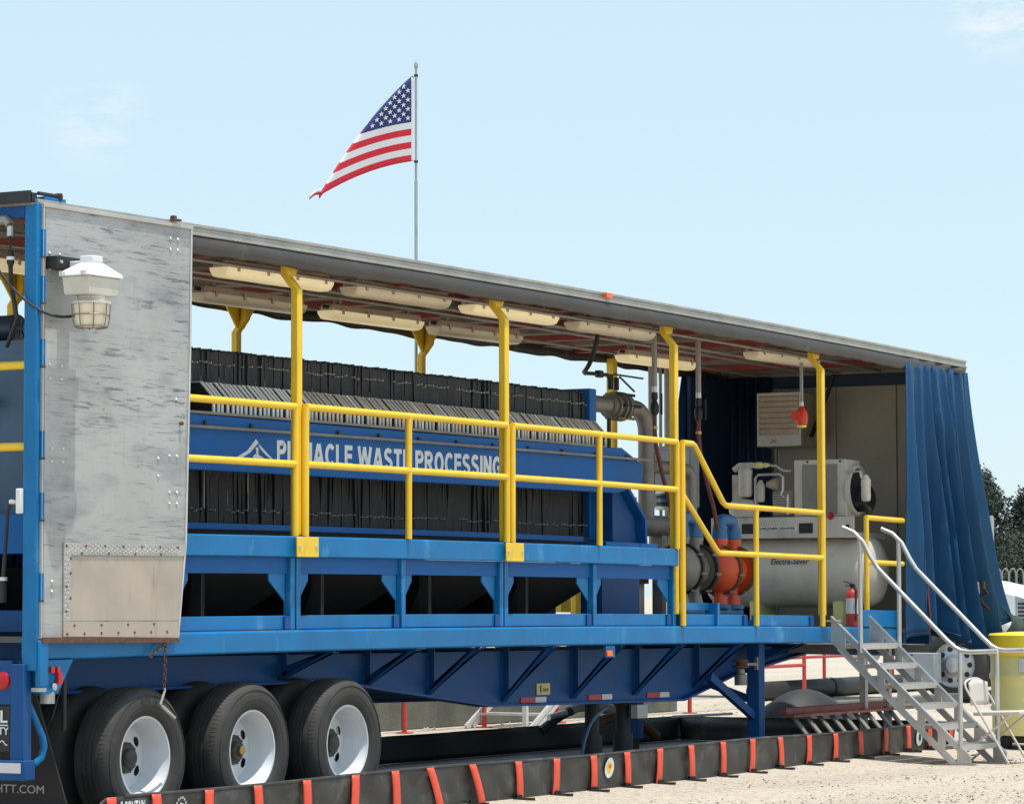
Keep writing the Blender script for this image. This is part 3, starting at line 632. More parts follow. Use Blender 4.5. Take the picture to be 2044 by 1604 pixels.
b = MB(); b.box(-.01, .08, -.05, -.012, .90, 1.18, 1); part(b, 'lock_housing', 'blue', bev=.01)
part(MB().box(.0, .07, -.04, .02, .875, .899, 1), 'lock_foot', 'alu_dull'); part(MB().lathe([(.045, 0), (.045, .06), (.04, .07)], (.17, .03, .80), n=16), 'air_fitting', 'alu_dull')
part(MB().box(.13, .165, -.03, -.015, .985, 1.02, 1), 'reflector_red', 'tape_r'); part(MB().box(.19, .215, -.03, -.015, .985, 1.02, 1), 'reflector_red', 'tape_r')
b = MB(); b.obox((.205, -.03, .95), (.02, .012, .035)); part(b, 'tag_red', 'tape_r'); b = MB(); b.lathe([(.004, 0), (.022, .004), (.022, .012), (0, .014)], (.165, -.02, .90), (0, -1, 0), 12); part(b, 'padlock', 'alu_dull')
b = MB(); b.tube([(.03, .1, .86), (.05, .08, .80), (.15, .05, .60), (.165, .05, .54), (.155, .06, .48), (.11, .08, .44)], .022, 10); part(b, 'guard_tube', 'blue')
q = part(MB().prism([(.36, .52, .93), (.36, .30, .93), (.36, .02, .16), (.36, .62, .16)], (.012, 0, 0)), 'mud_flap', 'black')
part(text('WRIGHTT.COM', (.358, .80, .245), (0, -1, 0), (0, 0, 1), .05, .60, .001, .0), 'lettering', 'alu_dull', q)
part(MB().bar((.55, .2, .99), (.55, .2, .62), .02, .03), 'flap_bracket', 'dark'); part(MB().bar((.55, .2, .95), (.48, .24, .68), .008, .008), 'flap_bracket', 'dark')
#@@RAILS
# ------------------------------------------------------------------ guard rails
GR = 'yellow guard rail sections along the trailer'
def rail_section(label, tops, mids, posts, plates=(), Y=-.005):
    t = thing('guard_rail', label, 'guard rail', ((tops[0][0]+tops[-1][0])/2, Y, 1.84), GR)
    for nm, pts in (('top_rail', tops), ('mid_rail', mids)):
        if not pts: continue
        P = []
        for a, c in zip(pts, pts[1:]):
            k = max(1, int((c[0]-a[0])/.8)); P += [(a[0]+(c[0]-a[0])*i/k, Y, a[1]+(c[1]-a[1])*i/k) for i in range(k)]
        P.append((pts[-1][0], Y, pts[-1][1]))
        part(MB().tube(P, .0245, 12), nm, 'yellow', t)
    for X, z0, z1 in posts: part(MB().lathe([(.0245, z0), (.0245, z1)], (X, Y, 0), n=12), 'rail_post', 'yellow', t)
    for X in plates:
        q = part(MB().box(X-.13, X+.13, -.045, -.033, 1.695, 1.83, 1), 'bracket_plate', 'yellow', t, bev=.004)
        part(MB().box(X-.05, X+.05, -.032, -.002, 1.74, 1.80, 1), 'bracket_spacer', 'yellow', t)
        for s in (-.1, .1): part(MB().lathe([(.012, 0), (.012, .008), (0, .01)], (X+s, -.045, 1.765), (0, -1, 0), 6), 'bolt', 'alu', q)
ZT, ZM = 2.705, 2.318
rail_section('yellow guard rail half hidden behind the aluminium door', [(.35, ZT), (2.825, ZT)], [(.35, ZM), (2.825, ZM)], [(.35, 1.84, ZT), (2.825, 1.835, ZT)], Y=.025)
rail_section('yellow guard rail between the first two roof posts from the aluminium door', [(2.905, ZT), (5.60, ZT)], [(2.905, ZM), (5.60, ZM)], [(2.905, 1.835, ZT), (4.22, 1.836, ZT), (5.60, 1.835, ZT)], (2.88,))
rail_section('yellow guard rail in front of the right end of the filter press', [(5.685, ZT), (8.36, ZT)], [(5.685, ZM), (8.36, ZM)], [(5.685, 1.835, ZT), (7.04, 1.836, ZT), (8.36, 1.836, ZT)], (5.66,))
rail_section('yellow guard rail that steps down in front of the pump', [(8.46, ZT), (8.64, ZT), (8.68, 2.69), (9.20, 2.24), (9.26, 2.215), (11.17, 2.215)], [(8.46, 2.28), (9.07, 1.84), (9.13, 1.815), (11.17, 1.815)], [(8.46, 1.21, ZT), (9.83, 1.21, 2.215), (11.17, 1.21, 2.215)])
rail_section('short yellow guard rail beside the blue curtain', [(12.13, 2.205), (13.02, 2.205)], [(12.13, 1.80), (13.0, 1.80)], [(12.13, 1.366, 2.205)])
t = thing('guard_rail', 'yellow guard rail across the open tail of the trailer', 'guard rail', (-.02, 1.2, 2.3), GR)
for z, nm in ((2.83, 'top_rail'), (2.34, 'mid_rail')): part(MB().tube([(.03, .07, z), (.03, 2.47, z)], .026, 12), nm, 'yellow', t)
#@@PRESS
# ------------------------------------------------------------------ filter press
P = thing('filter_press', 'long filter press with a row of black plates and white lettering', 'filter press', (5.3, 1.3, 1.9))
N = 107; X0, STEP = 2.27, .0547
rp = random.Random(11); protos = []
for i in range(5):           # five slightly different plates modelled at the first place in the row
    X = X0; h = .0245; zt = 3.104+(.002, -.002, .001, -.003, .0)[i]; ns = 8; b = MB(); vs = []; fs = []
    for k in range(ns+1):
        z = 1.935+(zt-1.935)*k/ns; d = .004*math.sin(k*1.3+i*2); e = .007*math.sin(k*.9+i)
        vs += [(X-h+d, .70+e, z), (X+h+d, .70-e, z), (X+h+d, 1.9, z), (X-h+d, 1.9, z)]
    for k in range(ns):
        for j in range(4): fs.append((k*4+j, k*4+(j+1) % 4, k*4+4+(j+1) % 4, k*4+4+j))
    fs += [(3, 2, 1, 0), (ns*4, ns*4+1, ns*4+2, ns*4+3)]; b.add(vs, fs)
    for k in range(3): b.obox((X+(k-1)*.010, .72+k*.5, zt+.005), (.010, .05, .004+.002*(i % 3)))
    b.prism([(X-.026, .498, 2.668), (X-.026, .498, 2.765), (X-.026, .599, 2.870), (X-.026, .699, 2.870), (X-.026, .699, 2.668)], (.052, 0, 0))  # black filler between the handles, paints their gaps dark
    p_ = part(b, 'filter_plate', 'plate', P, smooth=0); protos.append(p_)
    if i == 0:
        part(MB().prism([(X-.016, .49, 2.665), (X-.016, .49, 2.765), (X-.016, .505, 2.785), (X-.016, .595, 2.878), (X-.016, .698, 2.878), (X-.016, .698, 2.665)], (.025, 0, 0)), 'plate_handle', 'handle_w', p_)
        HW = p_.children[0]; HT = HW.data.copy(); HT.materials.clear(); HT.materials.append(M['handle_t'])
    else:
        c = HW.copy(); COL.objects.link(c); c.parent = p_
b = MB(); b.box(X0-.0245, X0+.0245, .70, 1.9, 1.935, 3.104, 1); plain = part(b, 'filter_plate', 'plate', P, smooth=0)     # the first plates at the tail carry no handle
for i in range(N-1, -1, -1):
    X = X0+i*STEP; off = (i*STEP, rp.uniform(-.008, .008), bz(X)-bz(X0)+rp.uniform(-.0025, .0025))
    if i == 0: c = plain
    elif i < 5: c = dup(plain, off)
    elif i < 10: c = protos[i-5]
    else: c = dup(protos[rp.randrange(5)], off)
    c.location = Vector(off)
    if X > 3.7 and rp.random() < .9:
        for ch in c.children: ch.data = HT
b = MB(); b2 = MB()
for i in range(N):
    X = X0+i*STEP
    if rp.random() < .8: b.obox((X, .690, 3.02+rp.uniform(-.01, .01)), (.005, .02, .003+.003*rp.random()))
    if rp.random() < .8: b.obox((X, .690, 2.02+rp.uniform(-.01, .01)), (.005, .02, .003+.002*rp.random()))
q = part(b, 'cloth_tie', 'cloth', P, smooth=0); q['kind'] = 'stuff'
for i in range(34):
    k = int(rp.random()**1.7*52); X = X0+(k+.5)*STEP
    part(MB().prism([(X-.004, .695, 2.72), (X+.006, .695, 2.72), (X+.003, .70, 2.86+.11*rp.random()), (X, .70, 2.86)], (0, .05, 0)), 'cloth_edge', 'cloth', P)
for X in (2.72, 3.0, 3.13, 3.24):
    part(MB().prism([(X-.006, .695, 2.03), (X+.006, .695, 2.03), (X+.004, .695, 2.35), (X-.002, .695, 2.35)], (0, .05, 0)), 'cloth_edge', 'cloth', P)
for y0 in (.40, 2.14):
    b = MB(); b.prism([(.9, y0, 2.275), (8.10, y0, 2.285), (8.52, y0, 2.37), (8.55, y0, 2.53), (8.17, y0, 2.66), (7.86, y0, 2.645), (.9, y0, 2.645)], (0, .06, 0)); part(b, 'side_beam', 'blue_press', P, bev=.006)
    part(MB().box(.9, 7.95, y0+.02, y0+.16, 2.646, 2.664), 'slide_rail', 'pipe', P)
part(MB().line((.9, .375, 2.552), (8.6, .375, 2.575), .011, 8), 'guide_rod', 'pipe', P)
for k in range(12):
    X = 2.3+k*.54; part(MB().box(X-.012, X+.012, .385, .40, 2.555, 2.60, 1), 'rod_clip', 'dark', P)
part(MB().prism([(8.10, .66, 1.9), (8.22, .66, 1.9), (8.22, .66, 3.15), (8.10, .66, 3.15)], (0, 1.3, 0)), 'head_plate', 'blue_press', P, bev=.01)
b = MB(); b.prism([(8.23, .52, 2.42), (8.62, .52, 2.10), (8.66, .52, 1.845), (8.23, .52, 1.845)], (0, .25, 0)); part(b, 'head_bracket', 'blue_shade', P, bev=.008)
b = MB(); b.bar((8.24, .5, 2.45), (8.66, .5, 2.11), .10, .03); b.bar((8.675, .5, 2.12), (8.70, .5, 1.845), .10, .03, (1, 0, 0)); part(b, 'bracket_flange', 'blue_press', P)
part(MB().box(.9, 7.7, .50, .60, 1.885, 1.925), 'lower_beam', 'blue_press', P); part(MB().box(7.8, 8.7, .35, .60, 1.85, 1.885), 'lower_beam', 'blue_press', P)
part(MB().box(.75, .90, .5, 2.1, 1.9, 3.05, 1), 'tail_plate', 'bluegrey', P); part(MB().box(.92, 8.05, .64, 1.95, 1.836, 1.926), 'dark_gap_panel', 'dark', P)  # second part: dark panel added so the gap below the plates stays black
part(signwriting('PINNACLE WASTE PROCESSING', (3.155, .397, 2.342), (1, 0, 0), (0, 0, 1), .160, 3.05), 'lettering', 'letter', P, smooth=0, recalc=False)
lo = lambda pts: [(2.62+x*.50, .396, 2.335+z*.165) for x, z in pts]
b = MB()
b.prism(lo([(0, .15), (.12, .22), (.36, .5), (.56, 1), (.62, .86), (.60, .80), (.42, .42), (.2, .16)]), (0, .003, 0))
b.prism(lo([(.10, .02), (.30, .14), (.50, .14), (.54, .06), (.3, .0)]), (0, .003, 0))
b.prism(lo([(.56, .66), (.62, .66), (.62, .36), (.78, .20), (.76, .10), (.66, .16), (.58, .34)]), (0, .003, 0))
b.prism(lo([(.62, .82), (.70, .68), (.88, .36), (1.0, .16), (.96, .16), (.80, .36), (.66, .62)]), (0, .003, 0))
b.prism(lo([(.48, .26), (.56, .40), (.60, .28), (.72, .12), (.84, .04), (.66, .10)]), (0, .003, 0))
part(b, 'emblem', 'letter', P)
#@@REST
# ------------------------------------------------------------------ front bulkhead and control gear (parts of the trailer)
part(MB().box(14.42, 14.46, .04, 2.52, 1.2, 3.782, 1), 'bulkhead', 'bulk')
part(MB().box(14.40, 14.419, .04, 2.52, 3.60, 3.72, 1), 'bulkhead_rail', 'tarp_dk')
for y in (.7, 1.35, 2.0): part(MB().box(14.405, 14.419, y-.02, y+.02, 1.21, 3.6, 1), 'bulkhead_rib', 'bulk')
part(MB().box(13.45, 14.4, 2.46, 2.5, 1.21, 3.68), 'far_wall', 'tarp_dk'); part(MB().grid(lambda u, v: (14.36+.03*math.sin(u*30), 2.02+.44*u, 1.22+2.5*v), 40, 3), 'dark_end_sheet', 'tarp_dk', solid=.004)  # second part: dark sheet added to darken the bulkhead's far end
for X, r_ in ((12.12, .028), (12.31, .016), (12.45, .03)):
    part(MB().lathe([(r_, 1.9), (r_, 3.70)], (X, 2.2, 0), n=12), 'conduit', 'conduit')
b = MB(); b.box(12.0, 12.14, 1.70, 2.14, 2.32, 2.90, 1); q = part(b, 'control_cabinet', 'greybox', bev=.01)
part(MB().box(11.985, 11.999, 1.73, 2.11, 2.36, 2.86, 1), 'cabinet_door', 'greybox', q, bev=.004)
# ------------------------------------------------------------------ fluorescent lamps under the roof
def lamp_proto(loc, label):
    t = thing('fluorescent_lamp', label, 'lamp', loc, 'long sealed lamps under the trailer roof')
    x, y, z = loc
    def lp(b, nm, m, par=None, **k): return b.build(nm, m, par or t, **k)
    b = MB(); b.prism([(x-.64, y-.075, z+.045), (x-.64, y+.075, z+.045), (x-.64, y+.055, z+.10), (x-.64, y-.055, z+.10)], (1.28, 0, 0)); lp(b, 'housing', 'lamp_back', bev=.008)
    b = MB(); pr = [(-.082, .046), (-.080, .02), (-.062, -.012), (-.03, -.022), (.03, -.022), (.062, -.012), (.080, .02), (.082, .046)]
    vs = []
    ends = [(-.665, .35), (-.66, .8), (-.645, 1), (.645, 1), (.66, .8), (.665, .35)]
    for ex, k in ends: vs += [(x+ex, y+py*(.9+.1*k), z+.046+(pz-.046)*k) for py, pz in pr]
    fs = [(i*8+j, i*8+j+1, i*8+9+j, i*8+8+j) for i in range(5) for j in range(7)]+[tuple(range(8)), tuple(range(40, 48))]+[(i*8, i*8+8, i*8+15, i*8+7) for i in range(5)]
    b.add(vs, fs); lp(b, 'diffuser', 'lamp', smooth=50)
    cl = None
    for k in range(4):
        for s in (-1, 1):
            if cl is None: cl = lp(MB().box(x-.56, x-.535, y-.092, y-.083, z+.02, z+.06, 1), 'clip', 'lamp_back'); cx = 0
            else: dup(cl, (k*.365, 0 if s < 0 else .175, 0))
    for s in (-.5, .5): lp(MB().box(x+s-.02, x+s+.02, y-.03, y+.03, z+.10, z+.155, 1), 'hanger', 'conduit')
    for s in (-1, 1): lp(MB().lathe([(.016, 0), (.016, .05)], (x+s*.642, y, z+.075), (s, 0, 0), 8), 'cable_gland', 'dark')
    return t
near = [(3.58, 'lamp in the near roof row, nearest to the aluminium door'), (5.22, 'lamp in the near roof row between the first two roof posts'), (6.90, 'lamp in the near roof row behind the second roof post'),
        (8.58, 'lamp in the near roof row beside the third roof post'), (11.9, 'lamp in the near roof row above the red hanging switch')]
far_ = [(4.65, 'lamp in the far roof row, nearest to the aluminium door'), (6.35, 'lamp in the far roof row, second from the aluminium door'), (7.95, 'lamp in the far roof row, third from the aluminium door'), (11.2, 'lamp in the far roof row above the upright pipes')]
L0 = lamp_proto((near[0][0], .72, 3.645+bz(near[0][0])), 'cream sealed fluorescent '+near[0][1])
lamps = [L0]+[copy_thing(L0, (X, .72, 3.645+bz(X)), 'cream sealed fluorescent '+l) for X, l in near[1:]]
lamps += [copy_thing(L0, (X, 1.66, 3.60+bz(X)), 'cream sealed fluorescent '+l) for X, l in far_]
lit = None
for i in (0, 2, 6, 8):                 # the lamps that glow yellowish in the photograph
    for ch in lamps[i].children:
        if ch.name.startswith('diffuser'):
            if lit is None: lit = ch.data.copy(); lit.materials.clear(); lit.materials.append(M['lamp_on'])
            ch.data = lit
copy_thing(L0, (.55, .8, 3.50), 'cream sealed fluorescent lamp seen through the open tail left of the aluminium door')
# ------------------------------------------------------------------ air compressor
A = thing('air_compressor', 'grey white air compressor on a horizontal tank at the trailer nose', 'compressor', (13.0, 1.1, 1.2))
def ap(b, nm, m, par=None, **k):
    b.v = [Vector((p.x+.5, p.y+.255, p.z)) for p in b.v]
    return b.build(nm, m, par or A, bend=True, **k)
b = MB(); b.lathe([(0, -.07), (.12, -.06), (.22, -.035), (.30, .01), (.33, .07), (.335, .12), (.335, 1.54), (.33, 1.59), (.30, 1.67), (.2, 1.73), (0, 1.76)], (12.58, .06, 1.735), (0, 1, 0), 40); ap(b, 'tank', 'tank', smooth=60)
for y in (.38, 1.25):
    ap(MB().box(12.40, 12.76, y-.05, y+.05, 1.21, 1.47, 1), 'tank_foot', 'yel_drum')
pn = ap(MB().box(12.22, 12.245, .13, 1.62, 2.045, 2.245, 1), 'front_panel', 'compress', bev=.006)
ap(MB().box(12.25, 13.0, .15, 1.6, 2.05, 2.10, 1), 'base_plate', 'compress')
for y in (.62, 1.22): ap(MB().box(12.214, 12.2195, y-.07, y+.07, 2.09, 2.185, 1), 'panel_slot', 'black', pn)
ap(MB().box(12.215, 12.2195, .71, 1.13, 2.118, 2.158, 1), 'name_plate', 'white', pn)
ap(text('GARDNER-DENVER', (12.212, 1.115, 2.124), (0, -1, 0), (0, 0, 1), .026, .385, .001, .01), 'lettering', 'black', pn)
ap(text('Electra-Saver', (12.235, 1.0, 1.80), (0, -1, 0), (0, 0, 1), .055, .40, .001, .01, .3), 'lettering', 'black', A)
ap(MB().lathe([(.018, 0), (.018, .01)], (12.22, .19, 2.15), (-1, 0, 0), 12), 'grommet', 'black', pn)
ap(MB().box(12.30, 12.62, .24, .78, 2.25, 2.785, 1), 'cooler_box', 'compress', bev=.008)
ap(MB().box(12.292, 12.299, .33, .69, 2.27, 2.74, 1), 'cooler_core', 'fin')
q = None
for k in range(22):
    z = 2.28+k*.0208
    if q is None: q = ap(MB().box(12.284, 12.2915, .33, .69, z, z+.006, 1), 'cooler_fin', 'fin')
    else: dup(q, (0, 0, k*.0208))
for y in (.30, .5, .64): ap(MB().lathe([(.012, 0), (.01, .006)], (12.30, y, 2.765), (-1, 0, 0), 8), 'bolt', 'dark')
b = MB(); b.lathe([(.235, .001), (.235, .035), (.21, .045), (.205, .02)], (12.50, .24, 2.50), (0, -1, 0), 28, (False, False)); ap(b, 'fan_shroud', 'compress', smooth=50)
ap(MB().lathe([(.204, .004), (.204, .012)], (12.50, .24, 2.50), (0, -1, 0), 28), 'fan_guard', 'dark')
ap(MB().lathe([(.12, .02), (.12, .12), (.09, .14), (0, .14)], (12.58, .24, 2.42), (0, -1, 0), 20), 'fan_motor', 'dark')
def canister(y, z0, z1, r, X=12.28):
    b = MB(); b.lathe([(r*.5, z0-.02), (r*.9, z0-.01), (r, z0+.02), (r, z1-.05), (r*1.04, z1-.045), (r*1.04, z1), (r*.8, z1+.02), (r*.4, z1+.05)], (X, y, 0), n=20)
    return ap(b, 'filter_canister', 'compress', smooth=50)
canister(1.28, 2.46, 2.70, .066); canister(1.12, 2.41, 2.55, .04); canister(.03, 2.40, 2.58, .045)
b = MB(); b.tube([(12.28, 1.40, 2.70), (12.28, 1.34, 2.745), (12.28, 1.2, 2.745), (12.28, 1.14, 2.735)], .028, 10); ap(b, 'filter_head', 'compress')
b = MB(); b.lathe([(.022, 0), (.034, .02), (.034, .06), (.02, .08), (.028, .10), (.015, .15)], (12.28, 1.17, 2.742), (0, -1, 0), 10); ap(b, 'brass_valve', 'yel_drum')
ap(MB().box(12.36, 12.42, 1.36, 1.46, 2.25, 2.66, 1), 'bracket', 'compress')
ap(MB().lathe([(.13, 2.25), (.15, 2.30), (.15, 2.36), (.12, 2.41), (0, 2.43)], (12.32, 1.31, 0), n=24), 'separator_dome', 'compress', smooth=60)
for pth in ([(12.27, 1.0, 2.735), (12.27, .95, 2.735), (12.27, .88, 2.69), (12.27, .80, 2.68)], [(12.27, 1.17, 2.3), (12.27, 1.17, 2.62), (12.27, 1.14, 2.65), (12.27, .92, 2.655), (12.27, .88, 2.63), (12.27, .88, 2.50), (12.27, .90, 2.46), (12.27, .86, 2.43), (12.27, .83, 2.46), (12.27, .83, 2.27)], [(12.28, .24, 2.66), (12.28, .14, 2.665), (12.28, .085, 2.665), (12.28, .07, 2.60)]):
    ap(MB().tube(pth, .013, 8), 'oil_pipe', 'alu')
ap(MB().lathe([(.03, 0), (.06, .08), (.06, .11), (.03, .12)], (12.30, 1.06, 2.56), (0, -1, 0), 16), 'intake_cone', 'kick')
ap(MB().box(12.40, 12.7, .84, 1.06, 2.26, 2.50, 1), 'compressor_block', 'compress', bev=.02)
q = None
for k in range(9):
    if q is None: q = ap(MB().box(12.385, 12.3995, .84, 1.04, 2.27, 2.28, 1), 'block_fin', 'fin')
    else: dup(q, (0, 0, k*.025))
b = MB(); b.tube([(12.3, .14, 2.36), (12.3, .06, 2.38), (12.32, .02, 2.30), (12.35, .03, 2.25)], .03, 10); ap(b, 'hose', 'black')
b = MB(); b.lathe([(0, -.02), (.03, -.015), (.036, 0), (.03, .015), (0, .02)], (12.21, .36, 2.25), (-1, 0, 0), 12); ap(b, 'red_knob', 'lens_r')
# ------------------------------------------------------------------ unit heater, hanging switch, hoses
H = thing('unit_heater', 'beige louvred unit heater on the front bulkhead', 'heater', (14.2, 1.85, 2.98+bz(14.2)))
def hp(b, nm, m, **k): return b.build(nm, m, H, bend=True, **k)
hp(MB().box(14.02, 14.38, 1.52, 2.0, 3.0, 3.53, 1), 'casing', 'lamp_back', bev=.01)
b = MB(); b.box(14.0, 14.019, 1.52, 2.0, 3.50, 3.53, 1); b.box(14.0, 14.019, 1.52, 2.0, 3.0, 3.11, 1); b.box(14.0, 14.019, 1.52, 1.545, 3.111, 3.499, 1); b.box(14.0, 14.019, 1.975, 2.0, 3.111, 3.499, 1); hp(b, 'front_frame', 'compress')
for k in range(7):
    b = MB(); b.prism([(14.018, 1.55, 3.125+k*.054), (14.008, 1.55, 3.125+k*.054), (13.985, 1.55, 3.165+k*.054), (13.99, 1.55, 3.168+k*.054)], (0, .42, 0)); hp(b, 'louvre', 'lamp_back')
hp(text('2K', (13.998, 1.86, 3.035), (0, -1, 0), (0, 0, 1), .035, .08, .001, .01, .2), 'emblem', 'red')
b = MB(); b.bar((14.2, 1.5, 3.1), (14.1, 1.2, 3.70), .03, .03); hp(b, 'hanger', 'dark')
S = thing('hanging_switch', 'red hanging switch box on a pipe in front of the heater', 'switch', (11.84, .5, 3.02+bz(11.84)))
def sp_(b, nm, m, **k): return b.build(nm, m, S, bend=True, **k)
sp_(MB().lathe([(.016, 3.26), (.016, 3.62)], (11.84, .5, 0), n=10), 'drop_pipe', 'conduit'); sp_(MB().lathe([(.02, 3.22), (.02, 3.26)], (11.84, .5, 0), n=10), 'coupling', 'alu')
b = MB(); b.lathe([(.02, 3.22), (.028, 3.20), (.055, 3.16), (.06, 3.10), (.052, 3.05), (.03, 3.045)], (11.84, .5, 0), n=14); b.obox((11.80, .53, 3.13), (.03, .04, .035)); sp_(b, 'switch_body', 'redplastic', smooth=50)
sp_(MB().lathe([(.045, 3.044), (.04, 3.025)], (11.84, .5, 0), n=14), 'yellow_ring', 'yel_lid')
def hose_drop(X, y, label):
    t = thing('hose_drop', label, 'hose', (X, y, 2.4+bz(X)), 'dark red hoses hanging from roof pipes')
    def hp2(b, nm, m, **k): return b.build(nm, m, t, bend=True, **k)
    hp2(MB().lathe([(.024, 3.25), (.024, 3.70)], (X, y, 0), n=10), 'drop_pipe', 'conduit'); hp2(MB().lathe([(.024, 3.20), (.024, 3.25)], (X, y, 0), n=10), 'collar', 'alu')
    b = MB(); b.lathe([(.026, 3.2), (.03, 3.15), (.02, 3.13), (.036, 3.09), (.036, 3.03), (.02, 3.0)], (X, y, 0), n=10); b.obox((X+.03, y-.05, 3.1), (.006, .008, .09)); hp2(b, 'ball_valve', 'gunmetal')
    hp2(MB().tube([(X, y, 3.0), (X, y, 2.86), (X+.01, y-.01, 2.72), (X+.08, y-.03, 2.5), (X+.16, y-.06, 2.25), (X+.2, y-.08, 2.05)], .02, 8), 'hose', 'hose_r')
    hp2(MB().lathe([(.026, 2.885), (.026, 2.91)], (X, y, 0), n=10), 'brass_clamp', 'brass')
hose_drop(9.42, .75, 'dark red hose hanging left of the third roof post'); hose_drop(10.25, .75, 'dark red hose hanging right of the third roof post')
# ------------------------------------------------------------------ grey pipework with valves
G_ = thing('slurry_pipework', 'grey slurry pipe with elbow and valves at the press head', 'pipework', (9.9, 1.25, 1.3))
def gp(b, nm, m, par=None, **k): return b.build(nm, m, par or G_, bend=True, **k)
y = 1.25
gp(MB().tube([(8.2, y, 3.11), (9.3, y, 3.11), (9.98, y, 3.11)]+arc((10.0, y, 2.90), .21, math.pi/2, 0, 8, (1, 0, 0), (0, 0, 1))+[(10.21, y, 2.5), (10.21, y, 2.1)], .072, 18), 'riser_pipe', 'pipe', smooth=60)
gp(MB().tube([(9.70, y, 2.09), (10.55, y, 2.09)], .095, 18), 'header_pipe', 'pipe', smooth=60)
b = MB()
for dx, r_ in ((-.165, .095), (-.115, .115), (-.03, .13), (.05, .13), (.12, .115), (.16, .09)): b.lathe([(r_, 0), (r_, .028)], (9.66+dx, y, 3.11), (1, 0, 0), 20)
b.lathe([(.088, -.178), (.108, 0), (.085, .195)], (9.66, y, 3.11), (1, 0, 0), 16); gp(b, 'valve_body', 'pipe')
for k in range(6):
    a = k*math.pi/3; gp(MB().lathe([(.014, -.14), (.014, .16)], (9.72, y+.118*math.cos(a), 3.11+.118*math.sin(a)), (1, 0, 0), 6), 'stud', 'brass' if k == 4 else 'dark')
b = MB(); b.lathe([(.025, .14), (.025, .27)], (9.55, y, 3.11), (0, 0, 1), 8); b.lathe([(.025, .14), (.025, .25)], (9.66, y, 3.11), (0, 0, 1), 8); b.bar((9.62, y, 3.385), (10.0, y-.08, 3.37), .02, .014); b.bar((9.72, y, 3.37), (9.9, y-.05, 3.25), .015, .012)
b.tube([(9.1, y, 3.36), (9.35, y, 3.37), (9.5, y, 3.37), (9.55, y, 3.33)], .017, 8); b.obox((9.35, y, 3.37), (.04, .02, .03)); gp(b, 'valve_handle', 'gunmetal')
gp(MB().tube(bez((8.7, .9, 3.68), (8.65, .95, 3.3), (8.75, 1.1, 3.36), (9.1, y, 3.36), 14), .02, 8), 'air_hose', 'black')
gp(MB().lathe([(.018, 2.2), (.018, 3.0)], (9.52, y, 0), n=8), 'support_rod', 'dark')
b = MB()
for r_, h in ((.11, 0), (.14, .03), (.14, .07), (.12, .10)): b.lathe([(r_, h-.02), (r_, h)], (9.56, y, 2.12), (1, 0, 0), 18)
b.lathe([(.02, .1), (.02, .2)], (9.60, y, 2.12), (0, 0, 1), 8); b.bar((9.58, y, 2.32), (10.0, y, 2.32), .03, .02); b.bar((9.4, y, 2.31), (9.62, y, 2.31), .02, .02); gp(b, 'lower_valve', 'gunmetal')
gp(MB().lathe([(.05, 2.15), (.05, 2.62)], (9.75, 1.6, 0), n=12), 'drop_pipe', 'pipe')
for X in (9.82, 10.45): gp(MB().box(X-.04, X+.04, y-.05, y+.05, 1.21, 2.02, 1), 'pipe_foot', 'pipe')
gp(MB().tube([(10.75, 1.5, 2.95), (10.75, 1.5, 2.66)]+[(10.75, 1.5, 2.4)], .05, 14), 'suction_pipe', 'pipe')
gp(MB().tube([(10.4, 1.3, 2.62), (11.05, 1.3, 2.62)]+arc((11.05, 1.3, 2.5), .12, math.pi/2, 0, 6, (1, 0, 0), (0, 0, 1))+[(11.17, 1.3, 2.0)], .06, 14), 'return_pipe', 'pipe', smooth=60)
for z, m_ in ((2.40, 'alu'), (2.36, 'gunmetal'), (2.30, 'gunmetal'), (2.26, 'alu')): gp(MB().lathe([(.13, z-.012), (.13, z+.012)], (10.75, 1.3, 0), n=18), 'flange', m_)
gp(MB().lathe([(.09, 2.27), (.09, 2.39)], (10.75, 1.3, 0), n=14), 'butterfly_valve', 'pumpblue')
gp(MB().tube([(10.75, 1.3, 2.25)]+arc((10.95, 1.3, 2.25), .20, math.pi, 1.5*math.pi, 8, (1, 0, 0), (0, 0, 1))+[(11.3, 1.3, 2.05)], .075, 14), 'elbow', 'pipe', smooth=60)
gp(MB().lathe([(.16, 1.21), (.16, 1.62), (.12, 1.66)], (10.3, 1.5, 0), n=20), 'strainer_pot', 'compress'); gp(MB().lathe([(.2, 1.58), (.2, 1.62)], (10.3, 1.5, 0), n=20), 'pot_flange', 'rust')
